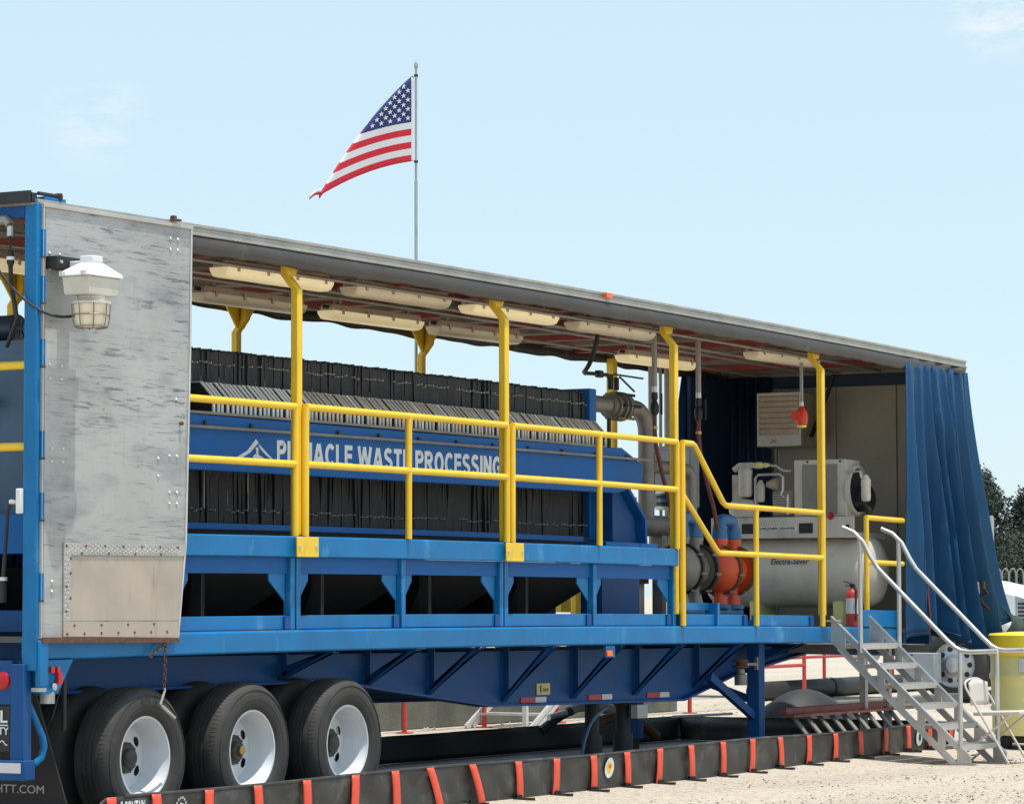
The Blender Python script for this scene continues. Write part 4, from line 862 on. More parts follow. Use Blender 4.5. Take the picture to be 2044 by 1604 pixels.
# ------------------------------------------------------------------ diaphragm pumps
def pump(X, y, body, label, s=1.0):
    t = thing('diaphragm_pump', label, 'pump', (X, y, 1.27+bz(X)), 'air driven diaphragm pumps on the blue skid')
    def pp(b, nm, m, **k): return b.build(nm, m, t, bend=True, **k)
    z = 1.70
    for sd, nm in ((-1, 'chamber'), (1, 'chamber')):
        b = MB(); b.lathe([(.205, .0), (.205, .03), (.195, .06), (.17, .10), (.12, .14), (.06, .16), (0, .165)], (X+sd*.14, y, z), (sd, 0, 0), 28); pp(b, nm, body, smooth=50)
        b = MB(); b.lathe([(.20, -.022), (.226, -.018), (.226, .018), (.20, .022)], (X+sd*.14, y, z), (sd, 0, 0), 28, (False, False)); pp(b, 'clamp_band', 'rust' if body == 'orange' else 'gunmetal')
        for k in range(8):
            a = k*math.pi/4+.2; pp(MB().lathe([(.012, -.04), (.012, .04)], (X+sd*.14, y+.225*math.cos(a), z+.225*math.sin(a)), (1, 0, 0), 6), 'clamp_bolt', 'pipe')
        pp(MB().lathe([(.07, 1.40), (.055, 1.47), (.06, 1.60)], (X+sd*.13, y, 0), n=14), 'ball_seat', body); pp(MB().lathe([(.06, 1.80), (.055, 1.90), (.075, 1.955), (.075, 1.975)], (X+sd*.13, y, 0), n=14), 'ball_seat', body)
    b = MB(); b.lathe([(.15, -.12), (.12, 0), (.15, .12)], (X, y, z), (1, 0, 0), 20); pp(b, 'air_motor', body)
    b = MB(); b.tube([(X-.13, y, 1.976)]+arc((X-.06, y, 2.07), .075, math.pi, math.pi/2, 5, (1, 0, 0), (0, 0, 1))+arc((X+.06, y, 2.07), .075, math.pi/2, 0, 5, (1, 0, 0), (0, 0, 1))+[(X+.13, y, 1.976)], [.075, .062]+[.055]*10+[.062, .075], 14); pp(b, 'outlet_manifold', 'pumpblue', smooth=60)
    b = MB(); b.lathe([(.10, 1.365), (.10, 1.398)], (X-.13, y, 0), n=16); b.lathe([(.10, 1.365), (.10, 1.398)], (X+.13, y, 0), n=16); b.line((X-.24, y, 1.33), (X+.24, y, 1.33), .05, 14); b.box(X-.22, X-.14, y-.1, y+.1, 1.272, 1.30, 1); b.box(X+.14, X+.22, y-.1, y+.1, 1.272, 1.30, 1); pp(b, 'inlet_manifold', 'pumpblue')
pump(10.72, .72, 'orange', 'orange diaphragm pump with blue manifolds'); pump(9.98, .72, 'pipe', 'grey diaphragm pump behind the stepping guard rail')
# ------------------------------------------------------------------ fire extinguisher
E_ = thing('fire_extinguisher', 'red fire extinguisher beside the steps under the compressor', 'extinguisher', (12.12, .13, 1.215+bz(12.12)))
def ep(b, nm, m, **k): return b.build(nm, m, E_, bend=True, **k)
ep(MB().lathe([(.06, 1.215), (.065, 1.23), (.065, 1.50), (.055, 1.535), (.025, 1.555), (.02, 1.57)], (12.12, .13, 0), n=20), 'cylinder', 'red', smooth=50)
b = MB(); b.obox((12.12, .13, 1.585), (.018, .018, .015)); b.bar((12.12, .13, 1.60), (12.12, .22, 1.625), .02, .008); b.bar((12.12, .12, 1.59), (12.12, .20, 1.585), .02, .008); ep(b, 'valve_head', 'black')
ep(MB().tube([(12.10, .10, 1.58), (12.07, .07, 1.52), (12.055, .07, 1.40), (12.055, .07, 1.26)], .009, 8), 'hose', 'black'); ep(MB().lathe([(.0662, 1.33), (.0662, 1.47)], (12.12, .13, 0), n=20, cap=(False, False)), 'label', 'tape_w')
# ------------------------------------------------------------------ curtains
C1 = thing('side_curtain', 'blue vinyl curtain gathered in folds at the trailer nose', 'curtain', (13.8, 0, 1.05))
rc = random.Random(21)
FW = [.0, .10, .17, .27, .34, .42, .50, .57, .66, .74, .83, .91, 1.0]
FU = [0, .075, .15, .20, .27, .315, .40, .44, .53, .575, .66, .70, .80, .85, .94, 1.0]      # fold crests and valleys along the gathered edge
FA = [-.2, .55, -.9, .35, -.7, .9, -1, .6, -.5, .95, -.8, .5, -.9, .8, -.4, .3]
def fold(u):
    u = min(.9999, max(0, u))
    for a, c, p, q in zip(FU, FU[1:], FA, FA[1:]):
        if u <= c:
            t = (u-a)/(c-a); t = t*t*(3-2*t)*.25+t*.75; return p+(q-p)*t
    return FA[-1]
def cur(u, v):
    # u along the gathered width, v from the roof down to the hem; the cloth is bunched at the top and fans out
    us = u-.10*v*(1-u)*math.sin(u*3.1)*1.6+.02*math.sin(v*5+u*7)*v; f = fold(us)
    xt = 12.99+1.50*u**.92; xb = 12.91+2.02*u**1.15
    w = v**1.15; x = xt*(1-w)+xb*w
    gather = min(1, .30+v*1.3); amp = (.06+.20*v*(.65+.35*math.sin(u*11+2)))
    yy = -.035-.06*v-.18*v*v*u-amp*f*gather-.004*fold((us*2.63+.2) % 1)*math.exp(-v*3)-.03*math.exp(-((u-.55)/.12)**2-((v-.22)/.08)**2)
    x += .035*(.3+v)*fold((us+.06) % 1)
    z = 3.70-(2.61-.10*math.sin(u*6.5)+.04*f)*v
    if u > .88: z += (u-.88)*1.6*v**2
    return (x, yy, z)
b = MB(); b.grid(cur, 230, 34); b.build('curtain_cloth', 'tarp', C1, bend=True, smooth=60, solid=.004, recalc=False)
b = MB(); b.grid(lambda u, v: (14.52+.04*math.sin(u*14)+.45*v*v*(1-u*.6), -.02+u*.75, 3.63-2.30*v), 30, 12); b.build('curtain_cloth', 'tarp', C1, bend=True, smooth=60, solid=.004, recalc=False)
b = MB(); b.grid(lambda u, v: (14.85+.28*u+.05*math.sin(v*5), -.22-.10*math.sin(v*3)-.06*u, 1.42-.30*v-.12*u*(1-v)+.03*math.sin(u*9)), 8, 8); b.build('loose_flap', 'olive', C1, bend=True, smooth=60, solid=.006, recalc=False)
b = MB(); b.tube([Vector(cur(k/160, .992)) for k in range(161)], .009, 6); b.build('hem', 'tarp_dk', C1, bend=True, smooth=60)
for us_ in (.12, .36, .62, .87):
    b = MB(); b.tube([Vector(cur(us_, v/30))+Vector((0, -.003, 0)) for v in range(2, 30)], .004, 5); b.build('seam', 'tarp_dk', C1, bend=True, smooth=60)
for k in range(9):
    X = 13.3+k*.14; b = MB(); b.obox((X, .0, 3.66), (.010, .010, .03)); b.build('roller', 'conduit', C1, bend=True)
for (u, va, vb, m_) in ((.14, .80, .99, 'hose_r'), (.52, .74, .84, 'alu_dull'), (.66, .73, .93, 'hose_r'), (.72, .75, .90, 'alu_dull'), (.84, .78, .86, 'hose_r')):
    pts = [Vector(cur(u+.01*math.sin(k*2), va+(vb-va)*k/4))+Vector((0, -.02, 0)) for k in range(5)]
    b = MB(); b.tube(pts, .012, 6); b.build('tie_strap', m_, C1, bend=True)
for u, v in ((.66, .72), (.84, .77)):
    b = MB(); b.obox(Vector(cur(u, v))+Vector((0, -.025, 0)), (.025, .012, .035)); b.build('strap_buckle', 'brass', C1, bend=True)
C2 = thing('far_curtain', 'dark blue curtain on the far side behind the upright pipes', 'curtain', (13.0, 2.53, 1.1))
b = MB(); b.grid(lambda u, v: (13.42-.16*math.sin(min(1, v*3)*math.pi/2)+1.0*u, 2.535+.04*math.sin(u*30)*(.3+v*.7), 3.72-2.5*v), 60, 12); b.build('curtain_cloth', 'tarp', C2, bend=True, smooth=60, solid=.004, recalc=False)
# ------------------------------------------------------------------ floodlight on the door, its cable, door chain
F = thing('floodlight', 'white box floodlight with glass bowl on the aluminium door', 'floodlight', (.24, -.12, 3.05)); F.location = (.185, -.12, 3.05)
def fp(b, nm, m, par=None, **k): return b.build(nm, m, par or F, **k)
x, y = .24, -.27
fp(MB().box(.10, .44, -.118, -.034, 3.40, 3.475, 1), 'wall_bracket', 'black'); fp(MB().box(.22, .34, -.23, -.119, 3.40, 3.45, 1), 'bracket_arm', 'white', bev=.006)
for s in (.14, .40): fp(MB().lathe([(.012, 0), (.01, .01)], (s, -.118, 3.44), (0, -1, 0), 8), 'bolt', 'alu')
b = MB(); b.prism([(x-.05, y-.05, 3.435), (x+.05, y-.05, 3.435), (x+.05, y+.05, 3.435), (x-.05, y+.05, 3.435)], (0, 0, .04))
top = [(x+sx*.05, y+sy*.05, 3.434) for sx, sy in ((-1, -1), (1, -1), (1, 1), (-1, 1))]; mid = [(x+sx*.165, y+sy*.105, 3.372) for sx, sy in ((-1, -1), (1, -1), (1, 1), (-1, 1))]; low = [(x+sx*.175, y+sy*.112, 3.345) for sx, sy in ((-1, -1), (1, -1), (1, 1), (-1, 1))]
b.add(top+mid+low, [(0, 1, 2, 3)]+[(i, (i+1) % 4, 4+(i+1) % 4, 4+i) for i in range(4)]+[(4+i, 4+(i+1) % 4, 8+(i+1) % 4, 8+i) for i in range(4)]+[(8, 9, 10, 11)]); fp(b, 'cover', 'white', bev=.006)
b = MB(); a_ = [(x+sx*.160, y+sy*.10, 3.344) for sx, sy in ((-1, -1), (1, -1), (1, 1), (-1, 1))]; c_ = [(x+sx*.150, y+sy*.09, 3.235) for sx, sy in ((-1, -1), (1, -1), (1, 1), (-1, 1))]
b.add(a_+c_, [(0, 1, 2, 3), (4, 5, 6, 7)]+[(i, (i+1) % 4, 4+(i+1) % 4, 4+i) for i in range(4)]); fp(b, 'ballast_box', 'compress', bev=.008)
for sx in (-1, 1):
    for sy in (-1, 1): fp(MB().obox((x+sx*.178, y+sy*.08, 3.358), (.018, .012, .014)), 'latch', 'alu')
fp(MB().lathe([(.085, 3.234), (.085, 3.205), (.12, 3.20), (.12, 3.185)], (x, y, 0), n=24), 'collar', 'compress')
fp(MB().lathe([(.105, 3.184), (.098, 3.10), (.088, 3.06), (.04, 3.05)], (x, y, 0), n=24), 'glass_bowl', 'lamp', smooth=50)
b = MB()
for k in range(8):
    a = k*math.pi/4; ca, sa = math.cos(a), math.sin(a); b.tube([(x+.118*ca, y+.118*sa, 3.19), (x+.110*ca, y+.110*sa, 3.09), (x+.098*ca, y+.098*sa, 3.045), (x+.05*ca, y+.05*sa, 3.035)], .004, 5)
for z, r_ in ((3.12, .113), (3.05, .10)): b.tube([(x+r_*math.cos(t*math.pi/10), y+r_*math.sin(t*math.pi/10), z) for t in range(20)], .004, 5, closed=True)
fp(b, 'wire_guard', 'pipe')
t = tag(MB().tube(bez((-.10, .35, 3.62), (-.10, .2, 3.3), (-.08, -.1, 3.05), (.16, -.16, 3.12), 18), .009, 8).build('power_cable', 'black'), 'black cable sagging from the trailer tail to the floodlight', 'cable')
W = thing('cable_plug', 'black weatherproof plug hanging from a grey fitting at the tail', 'plug', (-.02, .25, 3.4))
b = MB(); b.tube([(-.04, .45, 3.70), (-.04, .20, 3.70), (-.04, .17, 3.67)], .03, 10); b.build('conduit_elbow', 'conduit', W); MB().lathe([(.02, 3.60), (.02, 3.66)], (-.04, .17, 0), n=10).build('gland', 'alu', W)
MB().tube([(-.04, .17, 3.6), (-.04, .165, 3.48)], .007, 6).build('lead', 'black', W); MB().lathe([(.016, 3.42), (.024, 3.44), (.024, 3.48), (.014, 3.51)], (-.04, .165, 0), n=10).build('plug_body', 'black', W)
MB().lathe([(.0245, 3.455), (.0245, 3.475)], (-.04, .165, 0), n=10, cap=(False, False)).build('label_band', 'white', W); MB().tube([(-.04, .165, 3.42), (-.04, .16, 3.3), (-.03, .12, 3.1), (.1, .3, 2.95)], .014, 8).build('cord', 'black', W)
K_ = thing('control_cord', 'thick grey cord hanging from a white junction box at the tail post', 'cord', (-.04, .13, 1.4))
MB().box(-.06, -.03, .06, .10, 1.93, 2.08, 1).build('junction_box', 'white', K_, bev=.006); MB().lathe([(.012, 0), (.016, .05)], (-.045, .10, 2.0), (0, 1, 0), 8).build('gland', 'alu', K_)
MB().tube([(-.045, .15, 2.0), (-.045, .17, 1.95), (-.045, .18, 1.8), (-.045, .20, 1.55)], .012, 8).build('cord', 'dark', K_); MB().lathe([(.025, 0), (.025, .022)], (-.045, .20, 1.53), n=10).build('ring', 'alu', K_); MB().lathe([(.028, 0), (.03, .10), (.022, .13)], (-.045, .21, 1.40), n=10).build('connector', 'black', K_)
CH = thing('door_chain', 'rusty chain with a hitch pin hanging below the aluminium door', 'chain', (1.33, -.10, .75))
CH.location = (1.28, -.04, .75)
def chain(p, q, n):
    p = Vector(p); q = Vector(q); d = (q-p).normalized(); s1 = d.cross(Vector((0, 1, 0)) if abs(d.y) < .9 else Vector((1, 0, 0))).normalized(); s2 = d.cross(s1)
    for i in range(n):
        c = p.lerp(q, (i+.5)/n); s = s1 if i % 2 else s2; l = (q-p).length/n*.68
        MB().tube([c+d*math.cos(k*math.pi/4)*l+s*math.sin(k*math.pi/4)*.011 for k in range(8)], .0035, 5, closed=True).build('chain_link', 'rust', CH)
chain((1.32, -.10, 1.15), (1.31, -.10, .86), 10); chain((1.31, -.10, 1.14), (1.16, -.10, 1.06), 6)
b = MB(); b.tube([(1.31, -.10, .86), (1.315, -.10, .845), (1.27, -.10, .76), (1.29, -.10, .745)], .008, 7); b.tube([(1.29, -.10, .745), (1.42, -.10, .67)], .011, 8); b.build('hitch_pin', 'alu_dull', CH)
# ------------------------------------------------------------------ hydraulic unit behind the open tail
U = thing('hydraulic_unit', 'dark blue hydraulic power unit with electric motor at the trailer tail', 'hydraulic unit', (1.0, 1.6, 1.2))
def up_(b, nm, m, **k): return b.build(nm, m, U, **k)
up_(MB().lathe([(.0, -.015), (.05, -.012), (.09, 0), (.092, .03), (.088, .05), (.088, .55)], (1.0, .93, 3.145), (0, 1, 0), 28), 'motor', 'navy', smooth=40)
for k in range(8):
    a = k*math.pi/4; up_(MB().bar((1.0+.02*math.cos(a), .912, 3.145+.02*math.sin(a)), (1.0+.075*math.cos(a), .925, 3.145+.075*math.sin(a)), .012, .006), 'fan_grille', 'bluegrey')
up_(MB().box(.90, 1.10, 1.0, 2.0, 2.72, 3.05, 1), 'pump_block', 'bluegrey', bev=.02); up_(MB().lathe([(.07, 0), (.07, .012), (.05, .014), (.02, .03)], (.90, 1.02, 2.82), (-1, 0, 0), 24), 'round_cover', 'bluegrey')
up_(MB().box(.6, 1.3, .9, 2.3, 2.62, 2.70, 1), 'mount_plate', 'bluegrey'); up_(MB().box(.7, 1.3, 1.0, 2.2, 1.95, 2.61, 1), 'oil_tank', 'navy', bev=.02); up_(MB().box(.4, .9, .3, 2.3, 1.70, 1.94, 1), 'cross_beam', 'blue_press'); up_(MB().box(.3, .6, .2, 2.3, 1.22, 1.35, 1), 'drip_tray', 'blue_shade')
up_(MB().box(.98, 1.02, .98, 1.02, 2.72, 3.05, 1), 'post', 'alu')
# ------------------------------------------------------------------ flag and pole
FP = thing('flagpole', 'thin galvanised flagpole fixed to the far side of the trailer', 'flagpole', (8.58, 2.63, 2.2))
MB().lathe([(.014, 2.2), (.014, 5.0), (.011, 5.02), (.011, 5.99)], (8.58, 2.63, 0), n=12).build('pole', 'pole', FP); MB().lathe([(.012, 5.99), (.018, 6.0), (.018, 6.03), (.008, 6.05), (0, 6.07)], (8.58, 2.63, 0), n=12).build('finial', 'pole', FP)
for z in (5.18, 5.93): MB().lathe([(.018, z-.01), (.018, z+.01)], (8.58, 2.63, 0), n=10).build('clip', 'dark', FP)
FL = thing('flag', 'American flag blowing to the left from the thin pole', 'flag', (8.57, 2.63, 5.2))
LD = Vector((-.50, .866, 0)); AW = Vector((.842, .52, .142)).normalized(); ZU = Vector((0, 0, 1))
H0 = Vector((8.565, 2.645, 0)); ZB, ZTP = 5.185, 5.925; FLY = 1.20
def ufold(v): return .80*max(0, (1-v))**.92*1.02
def cloth(u, v, off=0):
    """u metres along the fly, v 0..1 up the hoist; past the fold line the cloth turns away from the viewer"""
    uf = ufold(v); a = min(u, uf); s = a/.82
    sag = .10*s+.17*s*s*(1.15-.5*v)
    rip = .018*math.sin(a*9+v*2.5)*min(1, a*4)
    p = H0+LD*(a*.985)+ZU*(ZB+(ZTP-ZB)*v-sag)+AW*rip
    if u > uf:
        e = u-uf; p = p+AW*(e*.92)+LD*(.012*math.sin(e*7)+.05*e)+ZU*(-.10*e+.015*math.sin(e*9))
    return p-AW*off
NU, NV = 60, 52
b = MB(); vs = [cloth(FLY*i/NU, j/NV) for i in range(NU+1) for j in range(NV+1)]; b.v = vs
for i in range(NU):
    for j in range(NV):
        u = FLY*(i+.5)/NU; v = (j+.5)/NV; st = int(v*13)
        b.f.append([i*(NV+1)+j, (i+1)*(NV+1)+j, (i+1)*(NV+1)+j+1, i*(NV+1)+j+1])
        b.mi.append(1 if u < .022 else 2 if (v > 6/13 and u < .50) else (0 if st % 2 == 0 else 1))
b.build('flag_cloth', ['flag_r', 'flag_w', 'flag_b'], FL, smooth=80, solid=.002, recalc=False)
b = MB()
for r_ in range(9):
    for c in range(6 if r_ % 2 == 0 else 5):
        u0 = .05+(c+(.0 if r_ % 2 == 0 else .5))*.078; v0 = 6/13+(7/13)*(r_+1)/10
        if u0 > ufold(v0)-.015: continue
        pts = [cloth(u0, v0, .004)]
        for k in range(10):
            a = math.pi/2+k*math.pi/5; q = .024 if k % 2 == 0 else .010; pts.append(cloth(u0+q*math.cos(a), v0+q*math.sin(a)/(ZTP-ZB), .004))
        b.add(pts, [(0, 1+k, 1+(k+1) % 10) for k in range(10)])
b.build('star', 'flag_w', FL, smooth=0)
b = MB(); tip = cloth(ufold(0), 0); b.grid(lambda u, v: tip+LD*(.10*u)+ZU*(-.045*u+.05*v-.02*u*v+.02*math.sin(u*3))+AW*(-.03*math.sin(u*2.5+v)), 6, 4); b.mi = [0 if f[0] % 5 < 2 else 1 for f in b.f]; b.build('flag_corner', ['flag_r', 'flag_w'], FL, smooth=80, solid=.002, recalc=False)
# ------------------------------------------------------------------ containment berm
B = thing('containment_berm', 'low black vinyl containment berm with orange straps round the trailer', 'berm', (7, .8, 0))
def by(X): return -.44+.004*math.sin(X*2.1)+(0 if X < 8 else .052*(X-8) if X < 12.5 else .234)
def bt(X): return .256-.008*math.sin(X*1.3)-(.006*max(0, X-9))
def wall(u, v):
    X = -.2+u*13.87; y0 = by(X); zt = bt(X)
    if X < .1: zt *= max(.05, (X+.22)/.32)
    bulge = .013*math.sin(X*7.3+2*math.sin(X*1.9))*math.sin(v*math.pi)+.009*math.sin(X*19+v*3)*v*(1-v)*3
    return (X, y0-.012*v+bulge, gz(X, y0)-.005+(zt-gz(X, y0))*v)
b = MB(); b.grid(wall, 260, 10); b.build('front_wall', 'berm', B, smooth=60, solid=.008, recalc=False)
b = MB(); b.tube([(X/10, by(X/10)-.012, bt(X/10)-.004) for X in range(3, 136)], .011, 8); b.build('top_hem', 'berm', B, smooth=60)
b = MB(); b.grid(lambda u, v: (1+13.2*u, 2.72+.02*math.sin(u*70)*v, .005+.235*v), 120, 5); b.build('back_wall', 'liner', B, smooth=60, solid=.008, recalc=False)
b = MB(); b.grid(lambda u, v: (13.66+.02*math.sin(v*7), -.2+2.9*u, .005+.23*v), 20, 4); b.build('end_wall', 'berm', B, smooth=60, solid=.008, recalc=False)
b = MB(); b.grid(lambda u, v: (-.0+13.6*u, -.40+.25*min(1, max(0, u*13.6-8)/4.5)+3.1*v, .003), 30, 6); b.build('liner', 'liner', B, smooth=0)
SX = [.14, .6, 1.13, 1.67, 2.22, 2.79, 3.31, 3.82, 4.38, 4.96, 5.5, 6.08, 6.62, 7.14, 7.68, 8.26, 8.86, 9.48, 10.1, 10.7, 11.3, 11.92, 12.52, 13.01, 13.5]
for i, X in enumerate(SX):
    lean = .07 if i in (7, 8) else .012*math.sin(i*2.3); hw = .044
    def st(u, v, X=X, lean=lean, hw=hw):
        p = wall((X+hw*(2*u-1)+lean*(.5-v)*2+.2)/13.87, v*1.005); return (p[0], by(X)-.034-.006*math.sin(v*3.1)-.003*math.sin(u*3), p[2])
    q = MB().grid(st, 3, 9); s_ = q.build('strap', 'strap', B, smooth=60, solid=.005, recalc=False)
    y0 = by(X); zg = gz(X, y0-.15)
    if X > 3.9:
        b = MB(); b.bar((X-lean-.05, y0-.02, zg+.012), (X-lean+.02, y0-.16, zg+.012), .035, .016); b.bar((X-lean-.03, y0-.03, zg+.03), (X-lean-.0, y0-.06, zg+.03), .05, .02); b.build('bracket_foot', 'gunmetal', s_)
def berm_text(body, X, w, z, h, **k):
    b = text(body, (X, 0, z), (1, 0, 0), (0, 0, 1), h, w, .001, **k)
    for p in b.v:
        q = wall((p.x+.2)/13.87, (p.z-gz(p.x, by(p.x)))/(bt(p.x)-gz(p.x, by(p.x)))); p.y = q[1]-.014+p.y
    return b
berm_text('E-CONTAIN', .255, .225, .14, .08, bold=.02).build('lettering', 'letter', B)
b = MB(); X = .88
wp = lambda x, z, o=.012: (x, wall((x+.2)/13.87, (z-gz(x, by(x)))/(bt(x)-gz(x, by(x))))[1]-o, z)
for k in range(16):
    a = .3+k*.36; b.add([wp(X+.062*math.cos(a+d)*r_, .125+.085*math.sin(a+d)*r_) for d, r_ in ((-.10, .92), (.10, .92), (.08, 1.1), (-.08, 1.1))], [(0, 1, 2, 3)])
b.add([wp(X+x, .085+z) for x, z in ((-.04, -.03), (-.035, .06), (-.01, .095), (.03, .085), (.035, .05), (.01, .055), (.0, .02), (.03, -.03))], [tuple(range(8))]); b.build('emblem', 'letter', B, smooth=0)
def disc(X, z, r, m, o, k=1.25, n=20):
    b = MB(); b.add([wp(X, z, o)]+[wp(X+r*math.cos(t*2*math.pi/n), z+r*k*math.sin(t*2*math.pi/n), o) for t in range(n)], [(0, 1+i, 1+(i+1) % n) for i in range(n)]); return b.build('round_emblem', m, B, smooth=0)
disc(6.36, .14, .062, 'white', .020); disc(6.36, .142, .034, 'yel_lid', .023); disc(6.362, .15, .020, 'lens', .026, 1.0, 7)
disc(12.77, .12, .062, 'tape_w', .020); disc(12.775, .125, .026, 'black', .023, 1.6, 9)
# ------------------------------------------------------------------ things lying in the berm under the nose
RK = thing('pipe_rack', 'faded red channel rack with rows of leaning grey tubes under the nose', 'rack', (12.5, .5, .0))
MB().box(11.05, 13.72, .30, .38, .375, .43, 1).build('channel', 'redbeam', RK, bev=.005); MB().box(11.0, 13.72, .20, .29, .35, .374, 1).build('lip', 'redbeam', RK)
q = None
for k in range(10):
    X = 11.12+k*.265
    for dx in (0, .07):
        if q is None: q = MB().tube([(X, .28, .36), (X+.02, .02, .05)], .017, 10).build('tube', 'pipe', RK); xq = X
        else: dup(q, (X+dx-xq, .02 if dx else 0, 0))
t = MB(); t.grid(lambda u, v: (15.0+1.9*(u-.5), 1.95+1.0*(v-.5), .02+.46*max(0, math.sin(u*math.pi)*math.sin(v*math.pi))**.8+.03*math.sin(u*13+v*7)), 24, 14)
tag(t.build('black_tarp', 'liner', smooth=60), 'black tarp heaped behind the red channel rack', 'tarp')
DU = thing('flexible_duct', 'beige flexible duct with black sleeve lying behind the trailer frame', 'duct', (11.0, 2.5, .2))
MB().tube(bez((11.05, 2.5, .37), (11.2, 2.5, .43), (11.4, 2.45, .42), (11.7, 2.4, .36), 10), .05, 12).build('duct', 'beige', DU, smooth=60); MB().tube(bez((10.7, 2.6, .2), (10.8, 2.55, .28), (10.9, 2.5, .34), (11.05, 2.5, .37), 8), .042, 10).build('sleeve', 'black', DU, smooth=60)
MB().tube([(10.75, 2.55, .32), (10.95, 2.48, .36)], .03, 10).build('coupling', 'alu', DU); MB().tube(bez((11.1, 2.2, .28), (11.4, 2.2, .34), (11.8, 2.2, .3), (12.2, 2.2, .1), 10), .05, 10).build('rust_duct', 'rust', DU, smooth=60)
tag(MB().line((11.95, 1.9, .30), (12.9, 1.75, .30), .012, 8).build('white_pipe', 'white'), 'thin white pipe lying under the trailer behind the landing leg', 'pipe')
# ------------------------------------------------------------------ aluminium steps at the deck opening
ST = thing('access_steps', 'aluminium access steps with two handrails at the deck opening', 'steps', (11.65, -.7, -.045))
Y0, Z0, Y1, Z1 = -.08, 1.14, -1.36, -.04
def stair(X):
    # one plate with slots between the treads, flanged along its top edge
    P_ = lambda t, o: (X, Y0+(Y1-Y0)*t, Z0+(Z1-Z0)*t+o)
    ts = [-.03]
    for k in range(7): ts += [.02+k*.148, .02+k*.148+.055]
    ts = ts[:-1]+[.90, .955, 1.0]; ts = sorted(set(round(t, 4) for t in ts)); rows = [-.165, -.10, 0.0, .065]
    vs = [P_(t, o if t < .94 else max(o, -.03 if t > .99 else -.10)) for t in ts for o in rows]; fs = []
    for i in range(len(ts)-1):
        for j in range(3):
            slot = j == 1 and i > 0 and (i % 2 == 0) and ts[i] < .86
            if not slot: fs.append((i*4+j, (i+1)*4+j, (i+1)*4+j+1, i*4+j+1))
    b = MB(); b.add(vs, fs); o = b.build('stringer', 'alu', ST, smooth=0, solid=.012)
    b = MB(); b.bar(P_(-.03, .068), P_(1.0, .068), .045, .006); b.bar(P_(.02, -.168), P_(.93, -.168), .04, .006); b.build('flange', 'alu', o)
    MB().box(X-.005, X+.05, Y1-.05, Y1+.12, Z1, Z1+.012, 1).build('foot', 'alu', o)
    return o
for X in (11.27, 12.10): stair(X)
tr = None
for k in range(6):
    t = .115+k*.148; y = Y0+(Y1-Y0)*t; z = Z0+(Z1-Z0)*t-.01
    if tr is None:
        b = MB(); b.box(11.285, 12.098, y-.10, y+.10, z-.006, z, 1); b.box(11.285, 12.098, y-.104, y-.10, z-.045, z+.002, 1); b.box(11.285, 12.098, y+.10, y+.104, z-.04, z, 1); tr = b.build('tread', 'alu_dull', ST); t0 = (y, z)
        b = MB()
        for i in range(26):
            for j in range(5): b.obox((11.30+i*.031, y-.08+j*.04, z+.003), (.006, .010, .003))
        g = b.build('tread_grip', 'alu', tr, smooth=0); g['kind'] = 'stuff'
    else: dup(tr, (0, y-t0[0], z-t0[1]))
for X in (11.26, 12.115):
    b = MB(); b.tube([(X, -.16, 2.03), (X, -.27, 1.985), (X, -.36, 1.90), (X, -.43, 1.77), (X, -.50, 1.665), (X, -1.14, 1.045), (X, -1.22, .975), (X, -1.28, .945), (X, -1.36, .935), (X, -1.62, .945)], .0205, 12); b.build('handrail', 'alu', ST, smooth=60)
    for y, za, zc in ((-.33, .92, 1.92), (-1.27, .10, .945)): MB().lathe([(.020, za), (.020, zc)], (X, y, 0), n=12).build('handrail_post', 'alu', ST)
MB().box(11.20, 11.30, -.12, -.02, 1.195, 1.21, 1).build('top_bracket', 'alu_dull', ST)
for X in (12.75, 13.3): MB().box(X-.03, X+.03, .28, .34, .02, 1.0, 1).build('support_leg', 'alu_dull', ST)
# ------------------------------------------------------------------ folding chair, yellow drum cart
FC = thing('folding_chair', 'beige metal folding chair standing beside the steps', 'chair', (12.0, -1.4, -.045))
cx0, cx1, ybk, yfr = 11.74, 12.18, -1.14, -1.60; zg = -.045
b = MB(); b.grid(lambda u, v: (cx0+.01+(cx1-cx0-.02)*u, ybk-.03+.025*math.sin(u*math.pi)+.02*v, .50+zg+(.20+.03*math.sin(u*math.pi))*v+(0 if 0 < u < 1 else 0)), 12, 5); b.build('backrest', 'chair', FC, smooth=60, solid=.012, recalc=False)
b = MB(); b.tube([(cx0, -1.52, zg), (cx0, -1.12, .66+zg)]+[(cx0+(cx1-cx0)*(.5-.5*math.cos(t*math.pi/8)), -1.11, .68+zg+.055*math.sin(t*math.pi/8)) for t in range(1, 8)]+[(cx1, -1.12, .66+zg), (cx1, -1.52, zg)], .011, 8); b.build('frame', 'chair', FC, smooth=60)
b = MB()
for X in (cx0+.03, cx1-.03): b.tube([(X, -1.0, zg), (X, -1.55, .44+zg)], .011, 8)
b.tube([(cx0+.03, -1.06, .05+zg), (cx1-.03, -1.06, .05+zg)], .008, 8); b.build('rear_legs', 'chair', FC)
b = MB(); b.prism([(cx0+.02, -1.18, .41+zg), (cx1-.02, -1.18, .41+zg), (cx1-.02, -1.62, .425+zg), (cx0+.02, -1.62, .425+zg)], (0, 0, .035)); b.build('seat', 'chair', FC, bev=.01)
DR = thing('drum_cart', 'large yellow poly drum on black wheels at the right edge', 'drum', (14.33, -.78, -.03))
dc = (14.33, -.78, 0)
MB().lathe([(.34, .09), (.405, .10), (.42, .16), (.42, .32), (.435, .34), (.435, .36), (.425, .38), (.43, .62), (.445, .64), (.445, .67), (.43, .69), (.43, .845)], dc, n=40).build('drum_body', 'yel_drum', DR, smooth=40)
